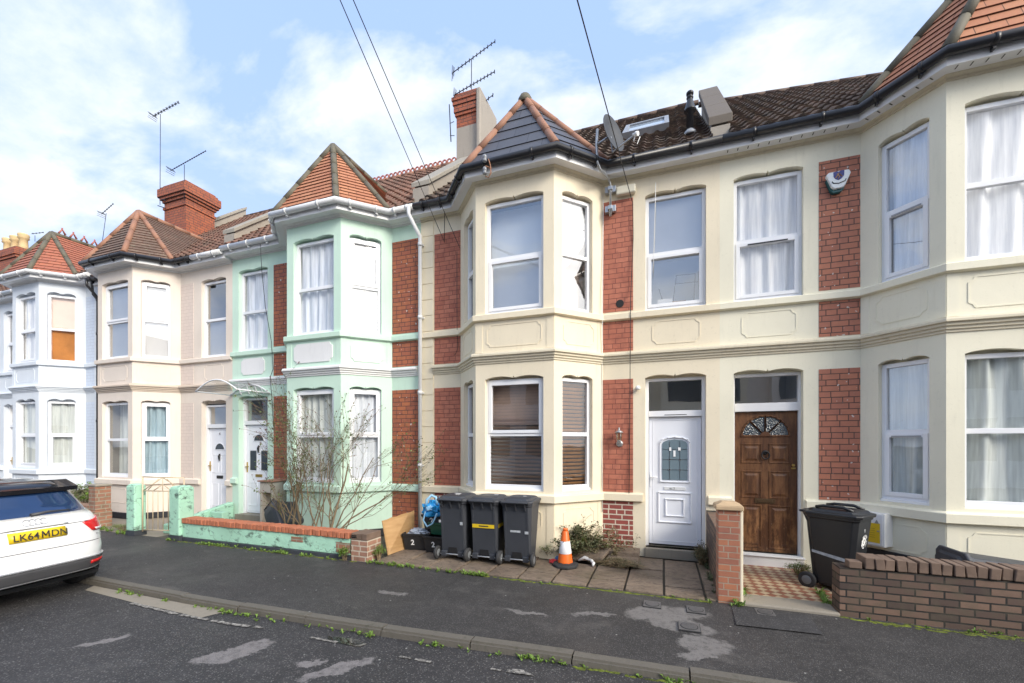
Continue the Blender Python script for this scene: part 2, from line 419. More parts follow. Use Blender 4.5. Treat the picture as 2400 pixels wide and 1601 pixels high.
def window(P, a, b, z0, z1, zt, parent, sash='low', cover=('net',), gl='glass', seed=0, vent=False, sill=True, low_cover=None, fr=.052, head=0):
    """upvc window in opening a..b, z0..z1 with transom at zt"""
    D0, D1 = .072, .130
    mb = MB()
    zs = z0+(.035 if sill else 0)
    if sill: pb(mb, P, a+.002, b-.002, z0+.001, zs, .04, D1+.004)
    pb(mb, P, a, a+fr, zs, z1, D0, D1); pb(mb, P, b-fr, b, zs, z1, D0, D1)
    pb(mb, P, a+fr, b-fr, zs, zs+fr, D0, D1-.001); pb(mb, P, a+fr, b-fr, z1-fr, z1, D0, D1-.001)
    pb(mb, P, a+fr, b-fr, zt-.03, zt+.03, D0+.002, D1-.001)
    def sashf(q0, q1):
        w = .038; e = .012
        A, B = a+fr-e, b-fr+e
        pb(mb, P, A, A+w+e, q0-e, q1+e, D0-.014, D1-.02); pb(mb, P, B-w-e, B, q0-e, q1+e, D0-.014, D1-.02)
        pb(mb, P, A+w+e, B-w-e, q0-e, q0+w, D0-.014, D1-.022); pb(mb, P, A+w+e, B-w-e, q1-w, q1+e, D0-.014, D1-.022)
    lo = (zs+fr, zt-.03); up = (zt+.03, z1-fr)
    if sash in ('low', 'both'): sashf(*lo)
    if sash in ('up', 'both'): sashf(*up)
    w = mb.build('window', M['upvc'], parent, bevel=.003)
    if vent:
        v = MB(); pb(v, P, a+.22*(b-a), b-.2*(b-a), zt-.062, zt-.045, D0-.022, D0-.014)
        v.build('trickle_vent', M['black_gutter'] if vent == 2 else M['lead'], w)
    for k, q in enumerate((lo, up)):
        g = MB(); g.face([P(a+fr-.004, q[0]-.004, .105), P(b-fr+.004, q[0]-.004, .105), P(b-fr+.004, q[1]+.004, .105), P(a+fr-.004, q[1]+.004, .105)])
        gn = gl[k] if isinstance(gl, tuple) else gl
        g.build('pane', M[gn], w)
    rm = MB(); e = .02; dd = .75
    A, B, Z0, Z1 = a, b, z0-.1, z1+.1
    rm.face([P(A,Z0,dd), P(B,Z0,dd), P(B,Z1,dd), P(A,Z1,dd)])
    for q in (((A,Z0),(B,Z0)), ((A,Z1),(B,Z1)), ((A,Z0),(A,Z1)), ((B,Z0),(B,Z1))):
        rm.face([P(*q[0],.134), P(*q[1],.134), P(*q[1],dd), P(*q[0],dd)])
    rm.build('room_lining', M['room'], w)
    for c in cover:
        if isinstance(c, str): c = dict(t='curtain', m=c)
        c = dict(c)
        zz0 = c.get('z0', zs+.01)-.03; zz1 = c.get('z1', z1-.01)
        f0, f1 = c.get('f', (0, 1)); A, B = a+(b-a)*f0-(.11 if f0 == 0 else 0), a+(b-a)*f1+(.11 if f1 == 1 else 0)
        if c['t'] == 'curtain': curtain(P, A, B, zz0, zz1, c.get('d', .17), M[c['m']], w, c.get('amp', .016), c.get('fr', 12), seed+int(f0*50), c.get('g', 1))
        elif c['t'] == 'slats': slats(P, A, B, zz0, zz1, c.get('d', .175), M[c['m']], w, c.get('pitch', .05), c.get('tilt', .5))
        elif c['t'] == 'board':
            q = MB(); pb(q, P, A, B, zz0, zz1, c.get('d', .16), c.get('d', .16)+.01); q.build(c.get('n', 'blind'), M[c['m']], w)
    return w
def oct_panel(P, s0, s1, z0, z1, d, mat, parent, notch=.09, name='moulded_panel', rim=False):
    k = notch
    def ring(i):
        a, b, c, e = s0+i, s1-i, z0+i, z1-i; m = k
        pts = []
        for (cx, cz, a0) in ((a, c, 0), (b, c, 1), (b, e, 2), (a, e, 3)):
            sx = 1 if a0 in (0, 3) else -1; sz = 1 if a0 in (0, 1) else -1
            q = [(cx+sx*m*math.cos(t), cz+sz*m*math.sin(t)) for t in (math.pi/2, math.pi/3, math.pi/6, 0)]
            # concave quarter seen from the corner
            q = [(cx, cz+sz*m*1.25), (cx+sx*.25*m, cz+sz*m), (cx+sx*.75*m, cz+sz*.72*m), (cx+sx*m, cz+sz*.25*m), (cx+sx*m*1.25, cz)]
            if a0 in (1, 3): q = q[::-1]
            pts += q
        return pts
    mb = MB()
    if rim:
        A = ring(0); B = ring(.013); n = len(A)
        for i in range(n):
            j = (i+1) % n
            mb.face([P(*A[i],d), P(*A[j],d), P(*A[j],d-.006), P(*A[i],d-.006)])
            mb.face([P(*A[i],d-.006), P(*A[j],d-.006), P(*B[j],d-.006), P(*B[i],d-.006)])
            mb.face([P(*B[i],d-.006), P(*B[j],d-.006), P(*B[j],d), P(*B[i],d)])
    else:
        A = ring(0); mb.prism(A, lambda x, z: P(x, z, d-.016), lambda x, z: P(x, z, d+.01))
    return mb.build(name, mat, parent)
# ------------------------------------------------------------- roofs
def clip(poly, v, keep_above):
    out = []
    for i in range(len(poly)):
        a, b = poly[i], poly[(i+1) % len(poly)]
        ia = (a[1] >= v) == keep_above or abs(a[1]-v) < 1e-9; ib = (b[1] >= v) == keep_above or abs(b[1]-v) < 1e-9
        if ia: out.append(a)
        if ia != ib and abs(a[1]-b[1]) > 1e-9:
            t = (v-a[1])/(b[1]-a[1]); out.append((a[0]+(b[0]-a[0])*t, v))
    return out
def tiled_face(mb, pts, gauge=.1, lift=.016):
    pts = [Vector(p) for p in pts]
    n = (pts[1]-pts[0]).cross(pts[2]-pts[0]).normalized()
    if n.z < 0: n = -n
    up = (Vector((0,0,1))-n*n.z).normalized(); h = up.cross(n)
    o = min(pts, key=lambda p: p.dot(up))
    poly = [((p-o).dot(h), (p-o).dot(up)) for p in pts]
    vmax = max(p[1] for p in poly); k = 0
    rng = random.Random(int(vmax*1000))
    while k*gauge < vmax-.005:
        v0, v1 = k*gauge, min((k+1)*gauge, vmax)
        q = clip(clip(poly, v0, True), v1, False)
        if len(q) >= 3:
            lf = lift*rng.uniform(.85, 1.15)
            def w(p, l): return o+h*p[0]+up*p[1]+n*l
            f = [w(p, lf*(1-(p[1]-v0)/gauge)+.003) for p in q]
            uv = [(p[0]+20, (p[1]/gauge)*.5) for p in q]
            mb.face(f, uv)
            lo = sorted([p for p in q if abs(p[1]-v0) < 1e-6])
            if len(lo) >= 2:
                a, b = lo[0], lo[-1]
                mb.face([w(a, -.002), w(b, -.002), w(b, lf+.003), w(a, lf+.003)], [(.002, .001)]*4)
        k += 1
def ridge_line(mb, pts, r=.075, seg=.3):
    for a, b in zip(pts[:-1], pts[1:]):
        a = Vector(a); b = Vector(b); L = (b-a).length; n = max(1, round(L/seg)); d = (b-a)/n
        for k in range(n):
            mb.tube([a+d*k, a+d*(k+1)], [r*1.03, r*.96], 10)
def pantiles(mb, X0, X1, y0, z0, y1, zr, pitch=.2, gauge=.27, amp=.028, lift=.03):
    """zr: (ridge z at X0, ridge z at X1)"""
    sub = 8; nx = round((X1-X0)/pitch*sub)
    Ls = math.hypot(y1-y0, (zr[0]+zr[1])/2-z0); nv = round(Ls/gauge)
    an = math.atan2((zr[0]+zr[1])/2-z0, y1-y0); nrm = Vector((0, -math.sin(an), math.cos(an)))
    def pt(i, v, off):
        x = X0+(X1-X0)*i/nx; zt = zr[0]+(zr[1]-zr[0])*i/nx
        s = math.sin(2*math.pi*i/sub); o = amp*(max(s, 0)**.7*1.0 if s > 0 else -.25*abs(s))
        return Vector((x, y0+(y1-y0)*v, z0+(zt-z0)*v))+nrm*(o+off)
    rng = random.Random(nx)
    for k in range(nv):
        va, vb = k/nv, (k+1)/nv
        jl = [rng.uniform(-.006, .006) for _ in range(nx//sub+2)]
        ra = [mb.vert(pt(i, va, lift+jl[i//sub])) for i in range(nx+1)]
        rb = [mb.vert(pt(i, vb, .002)) for i in range(nx+1)]
        rc = [mb.vert(pt(i, va, -.005)) for i in range(nx+1)]
        for i in range(nx):
            u = i/sub+.001; uv = [(u+.02, k+.1), (u+.1, k+.1), (u+.1, k+.9), (u+.02, k+.9)]
            mb.idx((ra[i], ra[i+1], rb[i+1], rb[i]), uv, True)
            mb.idx((rc[i], rc[i+1], ra[i+1], ra[i]), [(u+.02, k+.1)]*4)
EAVE_Y, EAVE_Z, RIDGE_Y, RIDGE_Z = 6.64, 5.97, 10.9, 9.66
SL = (RIDGE_Z-EAVE_Z)/(RIDGE_Y-EAVE_Y)
def roof_z(y, dz=0): return EAVE_Z+dz+SL*(y-EAVE_Y)
def parapet(X0, X1, ya, yb, up, parent, mat, cop, dz=0, thick=.09, slope=None):
    sl = slope or SL
    za = EAVE_Z+dz+SL*(ya-EAVE_Y)+up
    f = lambda y: za+sl*(y-ya)
    mb = MB(); mb.hexa([(X0, ya+.06, f(ya)-.38), (X1, ya+.06, f(ya)-.38), (X1, yb, f(yb)-.6), (X0, yb, f(yb)-.6),
                        (X0, ya+.06, f(ya+.06)-thick), (X1, ya+.06, f(ya+.06)-thick), (X1, yb, f(yb)-thick), (X0, yb, f(yb)-thick)])
    mb.box(X0-.02, X1+.02, ya+.02, ya+.34, f(ya)-.42, f(ya)-thick-.012)
    p = mb.build('parapet', mat, parent)
    c = MB(); e = .05; n = max(1, round((yb-ya)/.6)); g = .006
    for k in range(n):
        a = ya+(yb-ya)*k/n+g; b = ya+(yb-ya)*(k+1)/n
        c.hexa([(X0-e, a, f(a)-thick), (X1+e, a, f(a)-thick), (X1+e, b, f(b)-thick), (X0-e, b, f(b)-thick),
                (X0-e, a, f(a)), (X1+e, a, f(a)), (X1+e, b, f(b)), (X0-e, b, f(b))])
    c.build('coping', cop, p, bevel=.01)
    return p
def chimney(x0, x1, y0, y1, zb, levels, parent, body, head=None, clipx=99):
    """levels: list of (z, grow) of the corbelled head"""
    mb = MB(); zz = levels[0][0]
    mb.box(x0, x1, y0, y1, zb, zz)
    o = mb.build('chimney', body, parent)
    h = MB()
    for (za, g), (zc, _) in zip(levels[:-1], levels[1:]):
        h.box(x0-g, min(x1+g, clipx), y0-g, y1+g, za+.001, zc)
    h.build('chimney_head', head or body, o, bevel=.006)
    return o
def bay_roof(path, dz, apex, mat, hipm, parent, gauge, lift, hr=.058, cap=None):
    ep = offset_path(path[1:-1], .22)           # j0,c0,c1,j1
    J0, C0, C1, J1 = [Vector((p.x, p.y, EAVE_Z-.01+dz)) for p in ep]
    J0.y = J1.y = EAVE_Y+.02
    J0.x = path[1][0]-.10; J1.x = path[4][0]+.10
    A = Vector(apex); yr = EAVE_Y+(A.z-EAVE_Z-dz)/SL; G = Vector((A.x, yr+.05, A.z))
    mb = MB()
    tiled_face(mb, [C0, C1, A], gauge, lift); tiled_face(mb, [C1, J1, A], gauge, lift); tiled_face(mb, [J0, C0, A], gauge, lift)
    tiled_face(mb, [J1, G, A], gauge, lift); tiled_face(mb, [G, J0, A], gauge, lift)
    # timber edge under the tiles
    e = Vector((0, 0, -.03))
    for a, b in ((J0, C0), (C0, C1), (C1, J1)): mb.face([a+e, b+e, b, a], [(.002, .001)]*4)
    o = mb.build('bay_roof', mat, parent)
    h = MB(); u = Vector((0, 0, .012))
    for q in (C0, C1, J1, J0): ridge_line(h, [q+u, A+u], hr, .42)
    ridge_line(h, [A+u, G+u], hr, .42)
    h.build('hip_tiles', hipm, o)
    if cap:
        c = MB(); c.lathe([(.125, -.11), (.115, -.02), (.085, .035), (.045, .06), (.01, .065)], (A.x, A.y, A.z+.02), 12); c.build('roof_cap', cap, o)
    return o

# ------------------------------------------------------------- doors
def rim(mb, P, pts, w, d, h=.012):
    """raised moulding following an open or closed outline"""
    n = len(pts)
    for k in range(n):
        a, b = pts[k], pts[(k+1) % n]
        L = math.hypot(b[0]-a[0], b[1]-a[1]);
        if L < 1e-6: continue
        tx, tz = (b[0]-a[0])/L, (b[1]-a[1])/L; nx, nz = -tz*w/2, tx*w/2; ex, ez = tx*w*.48, tz*w*.48
        a2 = (a[0]-ex, a[1]-ez); b2 = (b[0]+ex, b[1]+ez)
        mb.hexa([P(a2[0]-nx,a2[1]-nz,d), P(b2[0]-nx,b2[1]-nz,d), P(b2[0]+nx,b2[1]+nz,d), P(a2[0]+nx,a2[1]+nz,d),
                 P(a2[0]-nx*.5,a2[1]-nz*.5,d-h), P(b2[0]-nx*.5,b2[1]-nz*.5,d-h), P(b2[0]+nx*.5,b2[1]+nz*.5,d-h), P(a2[0]+nx*.5,a2[1]+nz*.5,d-h)])
def rect(a, b, c, d): return [(a, c), (b, c), (b, d), (a, d)]
def halfround(cx, z0, rx, rz, n=14): return [(cx-rx*math.cos(math.pi*k/n), z0+rz*math.sin(math.pi*k/n)) for k in range(n+1)]
def fillp(P, pts, d, name, mat, parent):
    g = MB(); g.face([P(x, z, d) for x, z in pts]); return g.build(name, mat, parent)
def door(P, a, b, kind, parent, head=2.60, dz=0):
    W = b-a; f = MB(); jb = .05 if kind != 'brown' else .03
    D = .16
    tz = (2.03, 2.12) if kind != 'brown' else (2.08, 2.20)
    tz = (tz[0]+dz, tz[1]+dz); head += dz
    pb(f, P, a, a+jb, dz, head, D-.05, D+.03); pb(f, P, b-jb, b, dz, head, D-.05, D+.03)
    pb(f, P, a+jb, b-jb, tz[0], tz[1], D-.055, D+.03); pb(f, P, a+jb, b-jb, head-.045, head, D-.05, D+.03)
    fm = {'brown': M['white_board'], 'white': M['upvc']}.get(kind, M['upvc'])
    fr = f.build('door_frame', fm, parent, bevel=.003)
    fan = MB(); fan.face([P(a+jb-.004, tz[1]-.004, D), P(b-jb+.004, tz[1]-.004, D), P(b-jb+.004, head-.04, D), P(a+jb-.004, head-.04, D)])
    fan.build('fanlight', M['glass_dark'], fr)
    rm = MB(); rm.face([P(a,dz,.9), P(b,dz,.9), P(b,head+.1,.9), P(a,head+.1,.9)])
    rm.face([P(a,dz,D+.031), P(a,head+.1,D+.031), P(a,head+.1,.9), P(a,dz,.9)]); rm.face([P(b,dz,D+.031), P(b,head+.1,D+.031), P(b,head+.1,.9), P(b,dz,.9)])
    rm.face([P(a,head+.1,D+.031), P(b,head+.1,D+.031), P(b,head+.1,.9), P(a,head+.1,.9)])
    rm.build('hall_lining', M['hall'], fr)
    A, B, Z0, Z1 = a+jb+.006, b-jb-.006, dz+.03, tz[0]-.006
    lf = MB(); dm = {'brown': M['brown_door']}.get(kind, M['white_door'])
    pb(lf, P, A, B, Z0, Z1, D-.005, D+.035)
    F = D-.005; mid = (a+b)/2
    if kind == 'white':
        rim(lf, P, rect(A+.06, B-.06, Z0+.05, Z1-.05), .012, F, .006)
        ga, gb = mid-.185, mid+.185
        arc = [(ga, 1.04), (gb, 1.04), (gb, 1.60)]+[(mid+.185*math.cos(t), 1.60+.075*math.sin(t)) for t in (.5, 1.0, 1.57, 2.14, 2.64)]+[(ga, 1.60)]
        big = [(mid+(x-mid)*1.14, 1.33+(z-1.33)*1.10) for x, z in arc]
        rim(lf, P, big, .028, F, .02)
        rim(lf, P, rect(mid-.235, mid+.235, .38, .84), .026, F, .018); rim(lf, P, rect(mid-.13, mid+.13, .48, .74), .024, F, .018)
    elif kind == 'brown':
        for (q0, q1) in ((.09, .70), (1.0-.18, 1.20), (1.33, 1.60)):
            for (p0, p1) in ((A+.095, mid-.055), (mid+.055, B-.095)):
                rim(lf, P, rect(p0, p1, q0, q1), .022, F, .01)
                g0 = .03; lf.hexa([P(p0+g0, q0+g0, F), P(p1-g0, q0+g0, F), P(p1-g0, q1-g0, F), P(p0+g0, q1-g0, F), P(p0+g0+.03, q0+g0+.03, F-.012), P(p1-g0-.03, q0+g0+.03, F-.012), P(p1-g0-.03, q1-g0-.03, F-.012), P(p0+g0+.03, q1-g0-.03, F-.012)])
        hr = halfround(mid, 1.72, .305, .295); rim(lf, P, hr, .03, F, .016)
        for t in (math.pi*.27, math.pi*.5, math.pi*.73):
            c, s_ = math.cos(t), math.sin(t)
            rim(lf, P, [(mid+.05*c, 1.72+.05*s_), (mid+.30*c, 1.72+.29*s_)], .026, F-.004, .014)
        lf.prism(halfround(mid, 1.72, .07, .065, 8), lambda x, z: P(x, z, F-.02), lambda x, z: P(x, z, F))
    else:
        rz = 1.66+dz if kind == 'green' else 1.52+dz
        hr = halfround(mid, rz, .15, .15); rim(lf, P, hr, .022, F, .012)
        for (q0, q1) in ((.20, .72), (.98, 1.46 if kind == 'green' else 1.40)):
            for (p0, p1) in ((A+.10, mid-.05), (mid+.05, B-.10)):
                rim(lf, P, rect(p0, p1, q0+dz, q1+dz), .016, F, .008)
        rim(lf, P, rect(A+.05, B-.05, Z0+.06, Z1-.05), .012, F, .006)
    lo = lf.build('door', dm, parent, bevel=.002)
    if kind == 'white':
        fillp(P, arc, F-.009, 'door_glass', M['door_glass'], lo)
        ld = MB()
        for x in (ga+.11, gb-.11): rim(ld, P, [(x, 1.05), (x, 1.64)], .006, F-.010, .004)
        for z in (1.20, 1.36, 1.52): rim(ld, P, [(ga+.005, z), (gb-.005, z)], .006, F-.010, .004)
        for x in (ga+.11, gb-.11):
            for z in (1.20, 1.36): rim(ld, P, [(x-.02, z), (x, z-.02), (x+.02, z), (x, z+.02)], .005, F-.010, .005)
        ld.build('leading', M['lead'], lo)
        st = MB()
        pb(st, P, ga+.105, ga+.135, 1.495, 1.55, F-.016, F-.0165); pb(st, P, gb-.135, gb-.10, 1.50, 1.55, F-.016, F-.0165); pb(st, P, mid-.02, mid+.012, 1.405, 1.50, F-.016, F-.0165)
        st.build('sticker', M['white_board2'], lo)
        lp = MB(); pb(lp, P, mid-.155, mid+.155, .885, .935, F-.012, F); lp.build('letterbox', M['white_gutter'], lo, bevel=.004)
        text('2', P(mid-.02, .895, F-.0135), .045, M['ink'], lo); text('No', P(mid-.075, .895, F-.0135), .03, M['ink'], lo)
        h = MB(); pb(h, P, A+.012, A+.04, .93, 1.16, F-.012, F); h.tube([P(A+.026, 1.08, F-.01), P(A+.026, 1.08, F-.05), P(A+.13, 1.08, F-.05)], .009, 8); h.build('door_handle', M['upvc'], lo)
        v = MB(); pb(v, P, mid-.15, mid+.17, 2.022+.03, 2.03+.03, D-.06, D-.054); v.build('trickle_vent', M['black_gutter'], fr)
    elif kind == 'brown':
        fillp(P, hr, F-.002, 'door_glass', M['obscure'], lo)
        k = MB(); k.lathe([(.035, 0), (.035, .012), (.02, .02)], (0, 0, 0), 14, Matrix.Translation(P(mid, 1.48, F)) @ Matrix.Rotation(R(90), 4, 'X'))
        k.tube([P(mid+.05*math.sin(t), 1.44+.055*math.cos(t), F-.03) for t in [i*math.pi/8 for i in range(17)]], .009, 8, cap=False); k.build('knocker', M['black_iron'], lo)
        lb = MB(); pb(lb, P, mid-.135, mid+.125, .735, .805, F-.012, F); pb(lb, P, mid-.10, mid+.09, .75, .79, F-.018, F-.012); lb.build('letterbox', M['old_brass'], lo, bevel=.003)
        kk = MB(); kk.lathe([(.018, 0), (.018, .03)], (0, 0, 0), 12, Matrix.Translation(P(B-.05, 1.30, F)) @ Matrix.Rotation(R(90), 4, 'X')); pb(kk, P, B-.075, B-.025, 1.245, 1.265, F-.03, F); kk.build('door_lock', M['brass'], lo)
    else:
        fillp(P, hr, F-.010, 'door_glass', M['door_dark_glass'], lo)
        if kind == 'green':
            for (p0, p1) in ((A+.12, mid-.075), (mid+.075, B-.12)): fillp(P, rect(p0, p1, 1.0+dz, 1.44+dz), F-.010, 'door_glass', M['door_dark_glass'], lo)
            g = MB(); pb(g, P, mid-.10, mid+.10, .85, .91, F-.012, F); g.build('letterbox', M['brass'], lo)
        else:
            g = MB(); pb(g, P, mid-.10, mid+.10, .78, .85, F-.012, F); g.build('letterbox', M['black_iron'], lo)
            text('4', P(mid-.03, 1.80, F-.006), .10, M['ink'], lo)
        k = MB(); k.tube([P(mid, rz-.10, F-.01), P(mid, rz-.16, F-.03), P(mid, rz-.26, F-.02)], [.016, .024, .012], 8); k.build('knocker', M['black_iron'], lo)
        h = MB(); pb(h, P, A+.012, A+.045, .95, 1.18, F-.012, F); h.tube([P(A+.026, 1.08, F-.01), P(A+.026, 1.08, F-.05), P(A+.12, 1.08, F-.05)], .009, 8); h.build('door_handle', M['brass'], lo)
    return lo
def text(s, loc, size, mat, parent, rot=(R(90), 0, 0), depth=.001, name='lettering', align='LEFT', local=False, bold=0):
    cu = bpy.data.curves.new(name, 'FONT'); cu.body = s; cu.size = size; cu.extrude = depth; cu.align_x = align
    if bold: cu.offset = bold
    o = bpy.data.objects.new(name, cu)
    COL.objects.link(o); dg = bpy.context.evaluated_depsgraph_get()
    me = bpy.data.meshes.new_from_object(o.evaluated_get(dg)); bpy.data.objects.remove(o)
    o = bpy.data.objects.new(name, me); COL.objects.link(o)
    me.materials.clear(); me.materials.append(mat)
    if parent is not None:
        o.parent = parent; ORG[o.name] = ORG[parent.name]
        o.location = Vector(loc)-(Vector((0,0,0)) if local else ORG[parent.name])
    else: o.location = loc
    o.rotation_euler = rot
    return o
def woodmat():
    t = NT('worn_brown_door_wood')
    g = t.noise(9, 6, t.mapp((4, 4, .35)), .65)
    col = t.mix(t.ramp(g, [(.3, 0.), (.7, 1.)]), (.050,.019,.007), (.13,.05,.018))
    w = t.noise(6, 5, t.mapp((1.6, 1.6, .5), loc=(3, 0, 1)), .7)
    sx = t.new('ShaderNodeSeparateXYZ'); t.L(t.world(), sx.inputs[0])
    low = t.ramp(sx.outputs[2], [(.0, 1.), (1.0, .0)])
    k = t.math('MULTIPLY', t.ramp(w, [(.46, 0.), (.62, 1.)]), t.math('ADD', t.math('MULTIPLY', low, .70), .30))
    col = t.mix(k, col, (.33,.155,.06))
    col = t.mix(t.math('MULTIPLY', t.ramp(t.noise(22, 4, t.mapp((2.4, 2.4, .5)), .7), [(.66, 0.), (.70, 1.)]), t.math('MULTIPLY', low, .7)), col, (.5,.36,.24))
    t.bump(g, .3, .004); return t.set(col, .5)
M['brown_door'] = woodmat()
M['hall'] = plain('pale_hall_plaster', (.42,.43,.44), .9)
M['ink'] = plain('dark_ink', (.03,.03,.035), .6)
M['black_iron'] = plain('black_iron', (.02,.02,.022), .45, .2)
M['brass'] = plain('brass', (.55,.38,.12), .35, .9)
M['old_brass'] = plain('tarnished_brass', (.10,.06,.03), .45, .5)
M['door_glass'] = plain('blue_grey_obscure_glass', (.16,.22,.26), .18, var=.1, spec=.8)
M['door_dark_glass'] = plain('dark_obscure_glass', (.045,.055,.065), .15, var=.3, spec=.8)
def obsc():
    t = NT('obscure_patterned_glass'); v = t.new('ShaderNodeTexVoronoi'); v.inputs['Scale'].default_value = 60; t.L(t.world(), v.inputs['Vector'])
    t.bump(v.outputs['Distance'], .9, .01); return t.set(t.mix(v.outputs['Distance'], (.015,.02,.026), (.06,.08,.095)), .12, spec=.9)
M['obscure'] = obsc()

# ------------------------------------------------------------- the houses
STR = [(0,3.06),(.075,3.045),(.088,3.02),(.088,2.995),(.06,2.988),(.058,2.955),(.035,2.948),(.035,2.918),(.016,2.91),(.016,2.885),(0,2.88)]
USL = [(0,3.68),(.05,3.665),(.06,3.655),(.06,3.575),(.035,3.565),(0,3.56)]
LSL = [(0,.835),(.05,.82),(.058,.81),(.058,.71),(.03,.70),(0,.695)]
FRZ = [(0,5.755),(.018,5.76),(.018,5.785),(.055,5.80),(.075,5.835)]
FAS = [(-.02,5.81),(.185,5.81),(.205,5.80),(.205,5.945),(.17,5.945)]
YF, YB = 6.9, 6.24
def zs(prof, dz): return [(o, z+dz) for o, z in prof]
def house(name, label, x0, x1, j0, j1, c0, c1, wall, mould, trim, brick, sides, wins, dz=0, gutter='black_gutter', panel=None, prim=True,
          roofm='pan_brown', bayroof=None, apex=None, gauge=.1, hip='ridge_brown', ridge='ridge_brown', fascia='white_board', plinth=None, ridge_z=None, arch=.042, cap=None,
          fasc_ext=(0,0), gut_split=None, bricklow=None, crest=None):
    h = thing('terraced_house', (x0, YF, -.15), label, 'house', 'bay-fronted houses of the terrace')
    m = M[wall]; path = [(x0, YF), (j0, YF), (c0, YB), (c1, YB), (j1, YF), (x1, YF)]
    wb = MB()
    segs = list(zip(path[:-1], path[1:]))
    PF = [frame2(*s) for s in segs]
    ZT, ZB = 5.95+dz, -.15
    UP = (3.66+dz, 5.46+dz, 4.56+dz); LO = (.87+dz, 2.63+dz, 1.755+dz)
    bayops = {}
    for k in (1, 2, 3):
        P, L = PF[k]
        if k == 2: a, b = .165, L-.165
        elif k == 1: a, b = .20, L-.15
        else: a, b = .15, L-.20
        if arch == .04: a, b = a+.0, b-.0
        bayops[k] = (a, b)
        ops = [(a, b, UP[0], UP[1], arch), (a, b, LO[0], LO[1], arch)]
        wall_face(wb, P, 0, L, ZB, ZT, ops)
    for k, side in ((0, 'L'), (4, 'R')):
        P, L = PF[k]; sd = sides[side]; X = path[k][0]
        ops = []
        if sd.get('open'):
            a, b = sd['open'][0]-X, sd['open'][1]-X
            ops = [(a, b, UP[0], UP[1], arch), (a, b, sd.get('step', 0), LO[1], arch)]
        wall_face(wb, P, 0, L, ZB, ZT, ops, .134)
    # closing body behind the front
    wb.face([(x0+.001, YF+.0, ZB), (x0+.001, YF, ZT), (x0+.001, 10.9, ZT), (x0+.001, 10.9, ZB)]); wb.face([(x1-.001, YF, ZB), (x1-.001, 10.9, ZB), (x1-.001, 10.9, ZT), (x1-.001, YF, ZT)])
    wb.face([(x0, 10.9, ZB), (x0, 10.9, 8.9), (x1, 10.9, 8.9), (x1, 10.9, ZB)])
    wb.build('wall', m, h)
    # mouldings
    for nm, prof, mt, ex in (('string_course', STR, mould, 0), ('sill_course', USL, trim, 0), ('sill_course', LSL, trim, 0)):
        pth = [list(p) for p in path]
        if nm == 'string_course' and sides.get('cut_l'): pth[0][0] = sides['cut_l']
        if nm == 'string_course' and sides.get('cut_r'): pth[-1][0] = sides['cut_r']
        for (a0, a1) in (sides.get('gap'),) if (prof is LSL and sides.get('gap')) else ():
            # sill course broken by the door opening
            if a0 > j1:
                q = MB(); sweep(q, pth[:-1]+[(a0, YF)], zs(prof, dz)); q.build(nm, M[mt], h); q = MB(); sweep(q, [(a1, YF), pth[-1]], zs(prof, dz)); q.build(nm, M[mt], h)
            else:
                q = MB(); sweep(q, [(a1, YF)]+pth[1:], zs(prof, dz)); q.build(nm, M[mt], h); q = MB(); sweep(q, [pth[0], (a0, YF)], zs(prof, dz)); q.build(nm, M[mt], h)
            break
        else:
            q = MB(); sweep(q, pth, zs(prof, dz)); q.build(nm, M[mt], h)
    q = MB(); sweep(q, path, zs(FRZ, dz)); q.build('cornice_moulding', M[sides.get('frz', trim)], h)
    q = MB(); sweep(q, path, zs(FAS, dz)); q.build('fascia', M[fascia], h)
    gp = offset_path(path, .262); gpts = [(p.x, p.y, 5.925+dz) for p in gp]
    def gut(pts, mt):
        q = MB(); q.tube(pts, .055, 12)
        for a, b in zip(pts[:-1], pts[1:]):
            a = Vector(a); b = Vector(b); n = max(1, int((b-a).length/.8))
            for k in range(n+1):
                c = a.lerp(b, (k+.5)/(n+1)); d = (b-a).normalized()*.02; q.tube([c-d, c+d], .062, 12)
                q.box(c.x-.012, c.x+.012, c.y, c.y+.055, c.z-.09, c.z-.02)
        return q.build('gutter', M[mt], h)
    if gut_split:
        xs, ga_, gb_ = gut_split; gut(gpts[:-1]+[(xs, gpts[-1][1], gpts[-1][2])], ga_); gut([(xs+.02, gpts[-1][1], gpts[-1][2]), gpts[-1]], gb_)
    else: gut(gpts, gutter)
    # brick panels
    for side in ('L', 'R'):
        for (a, b) in sides[side].get('brick', ()):
            for (z0, z1, bm) in ((3.71, 5.48, brick), (3.075, 3.555, brick), (.84, 2.63, brick), (-.149, .69, bricklow or brick)):
                q = MB(); z0 += dz if z0 > 0 else 0; z1 += dz
                q.box(a+.002, b-.002, YF-.006, YF+.01, z0, z1); q.build('brick_panel', M[bm], h)
    if sides.get('pilaster'):
        a, b = sides['pilaster']; q = MB(); z = -.15
        while z < 5.7: q.box(a, b, YF-.018, YF+.01, z, min(z+.288, 5.745)); z += .296
        q.build('pilaster', m, h, bevel=.004)
    # moulded panels
    pm = M[panel or wall]
    for k in (1, 2, 3):
        P, L = PF[k]; e = .16 if k == 2 else .14
        oct_panel(P, e+.03, L-e-.03, 3.14+dz, 3.50+dz, 0, pm, h, .055, rim=panel is None)
        oct_panel(P, e+.03, L-e-.03, .27+dz, .61+dz, 0, m, h, .055, rim=True)
        for (a, b) in ((0.0, e-.04), (L-e+.04, L)):
            for (z0, z1) in ((3.065+dz, 3.56+dz), (.05, .695+dz)):
                q = MB(); pb(q, P, a+.004, b, z0, z1, -.006, .02); q.build('corner_strip', m, h)
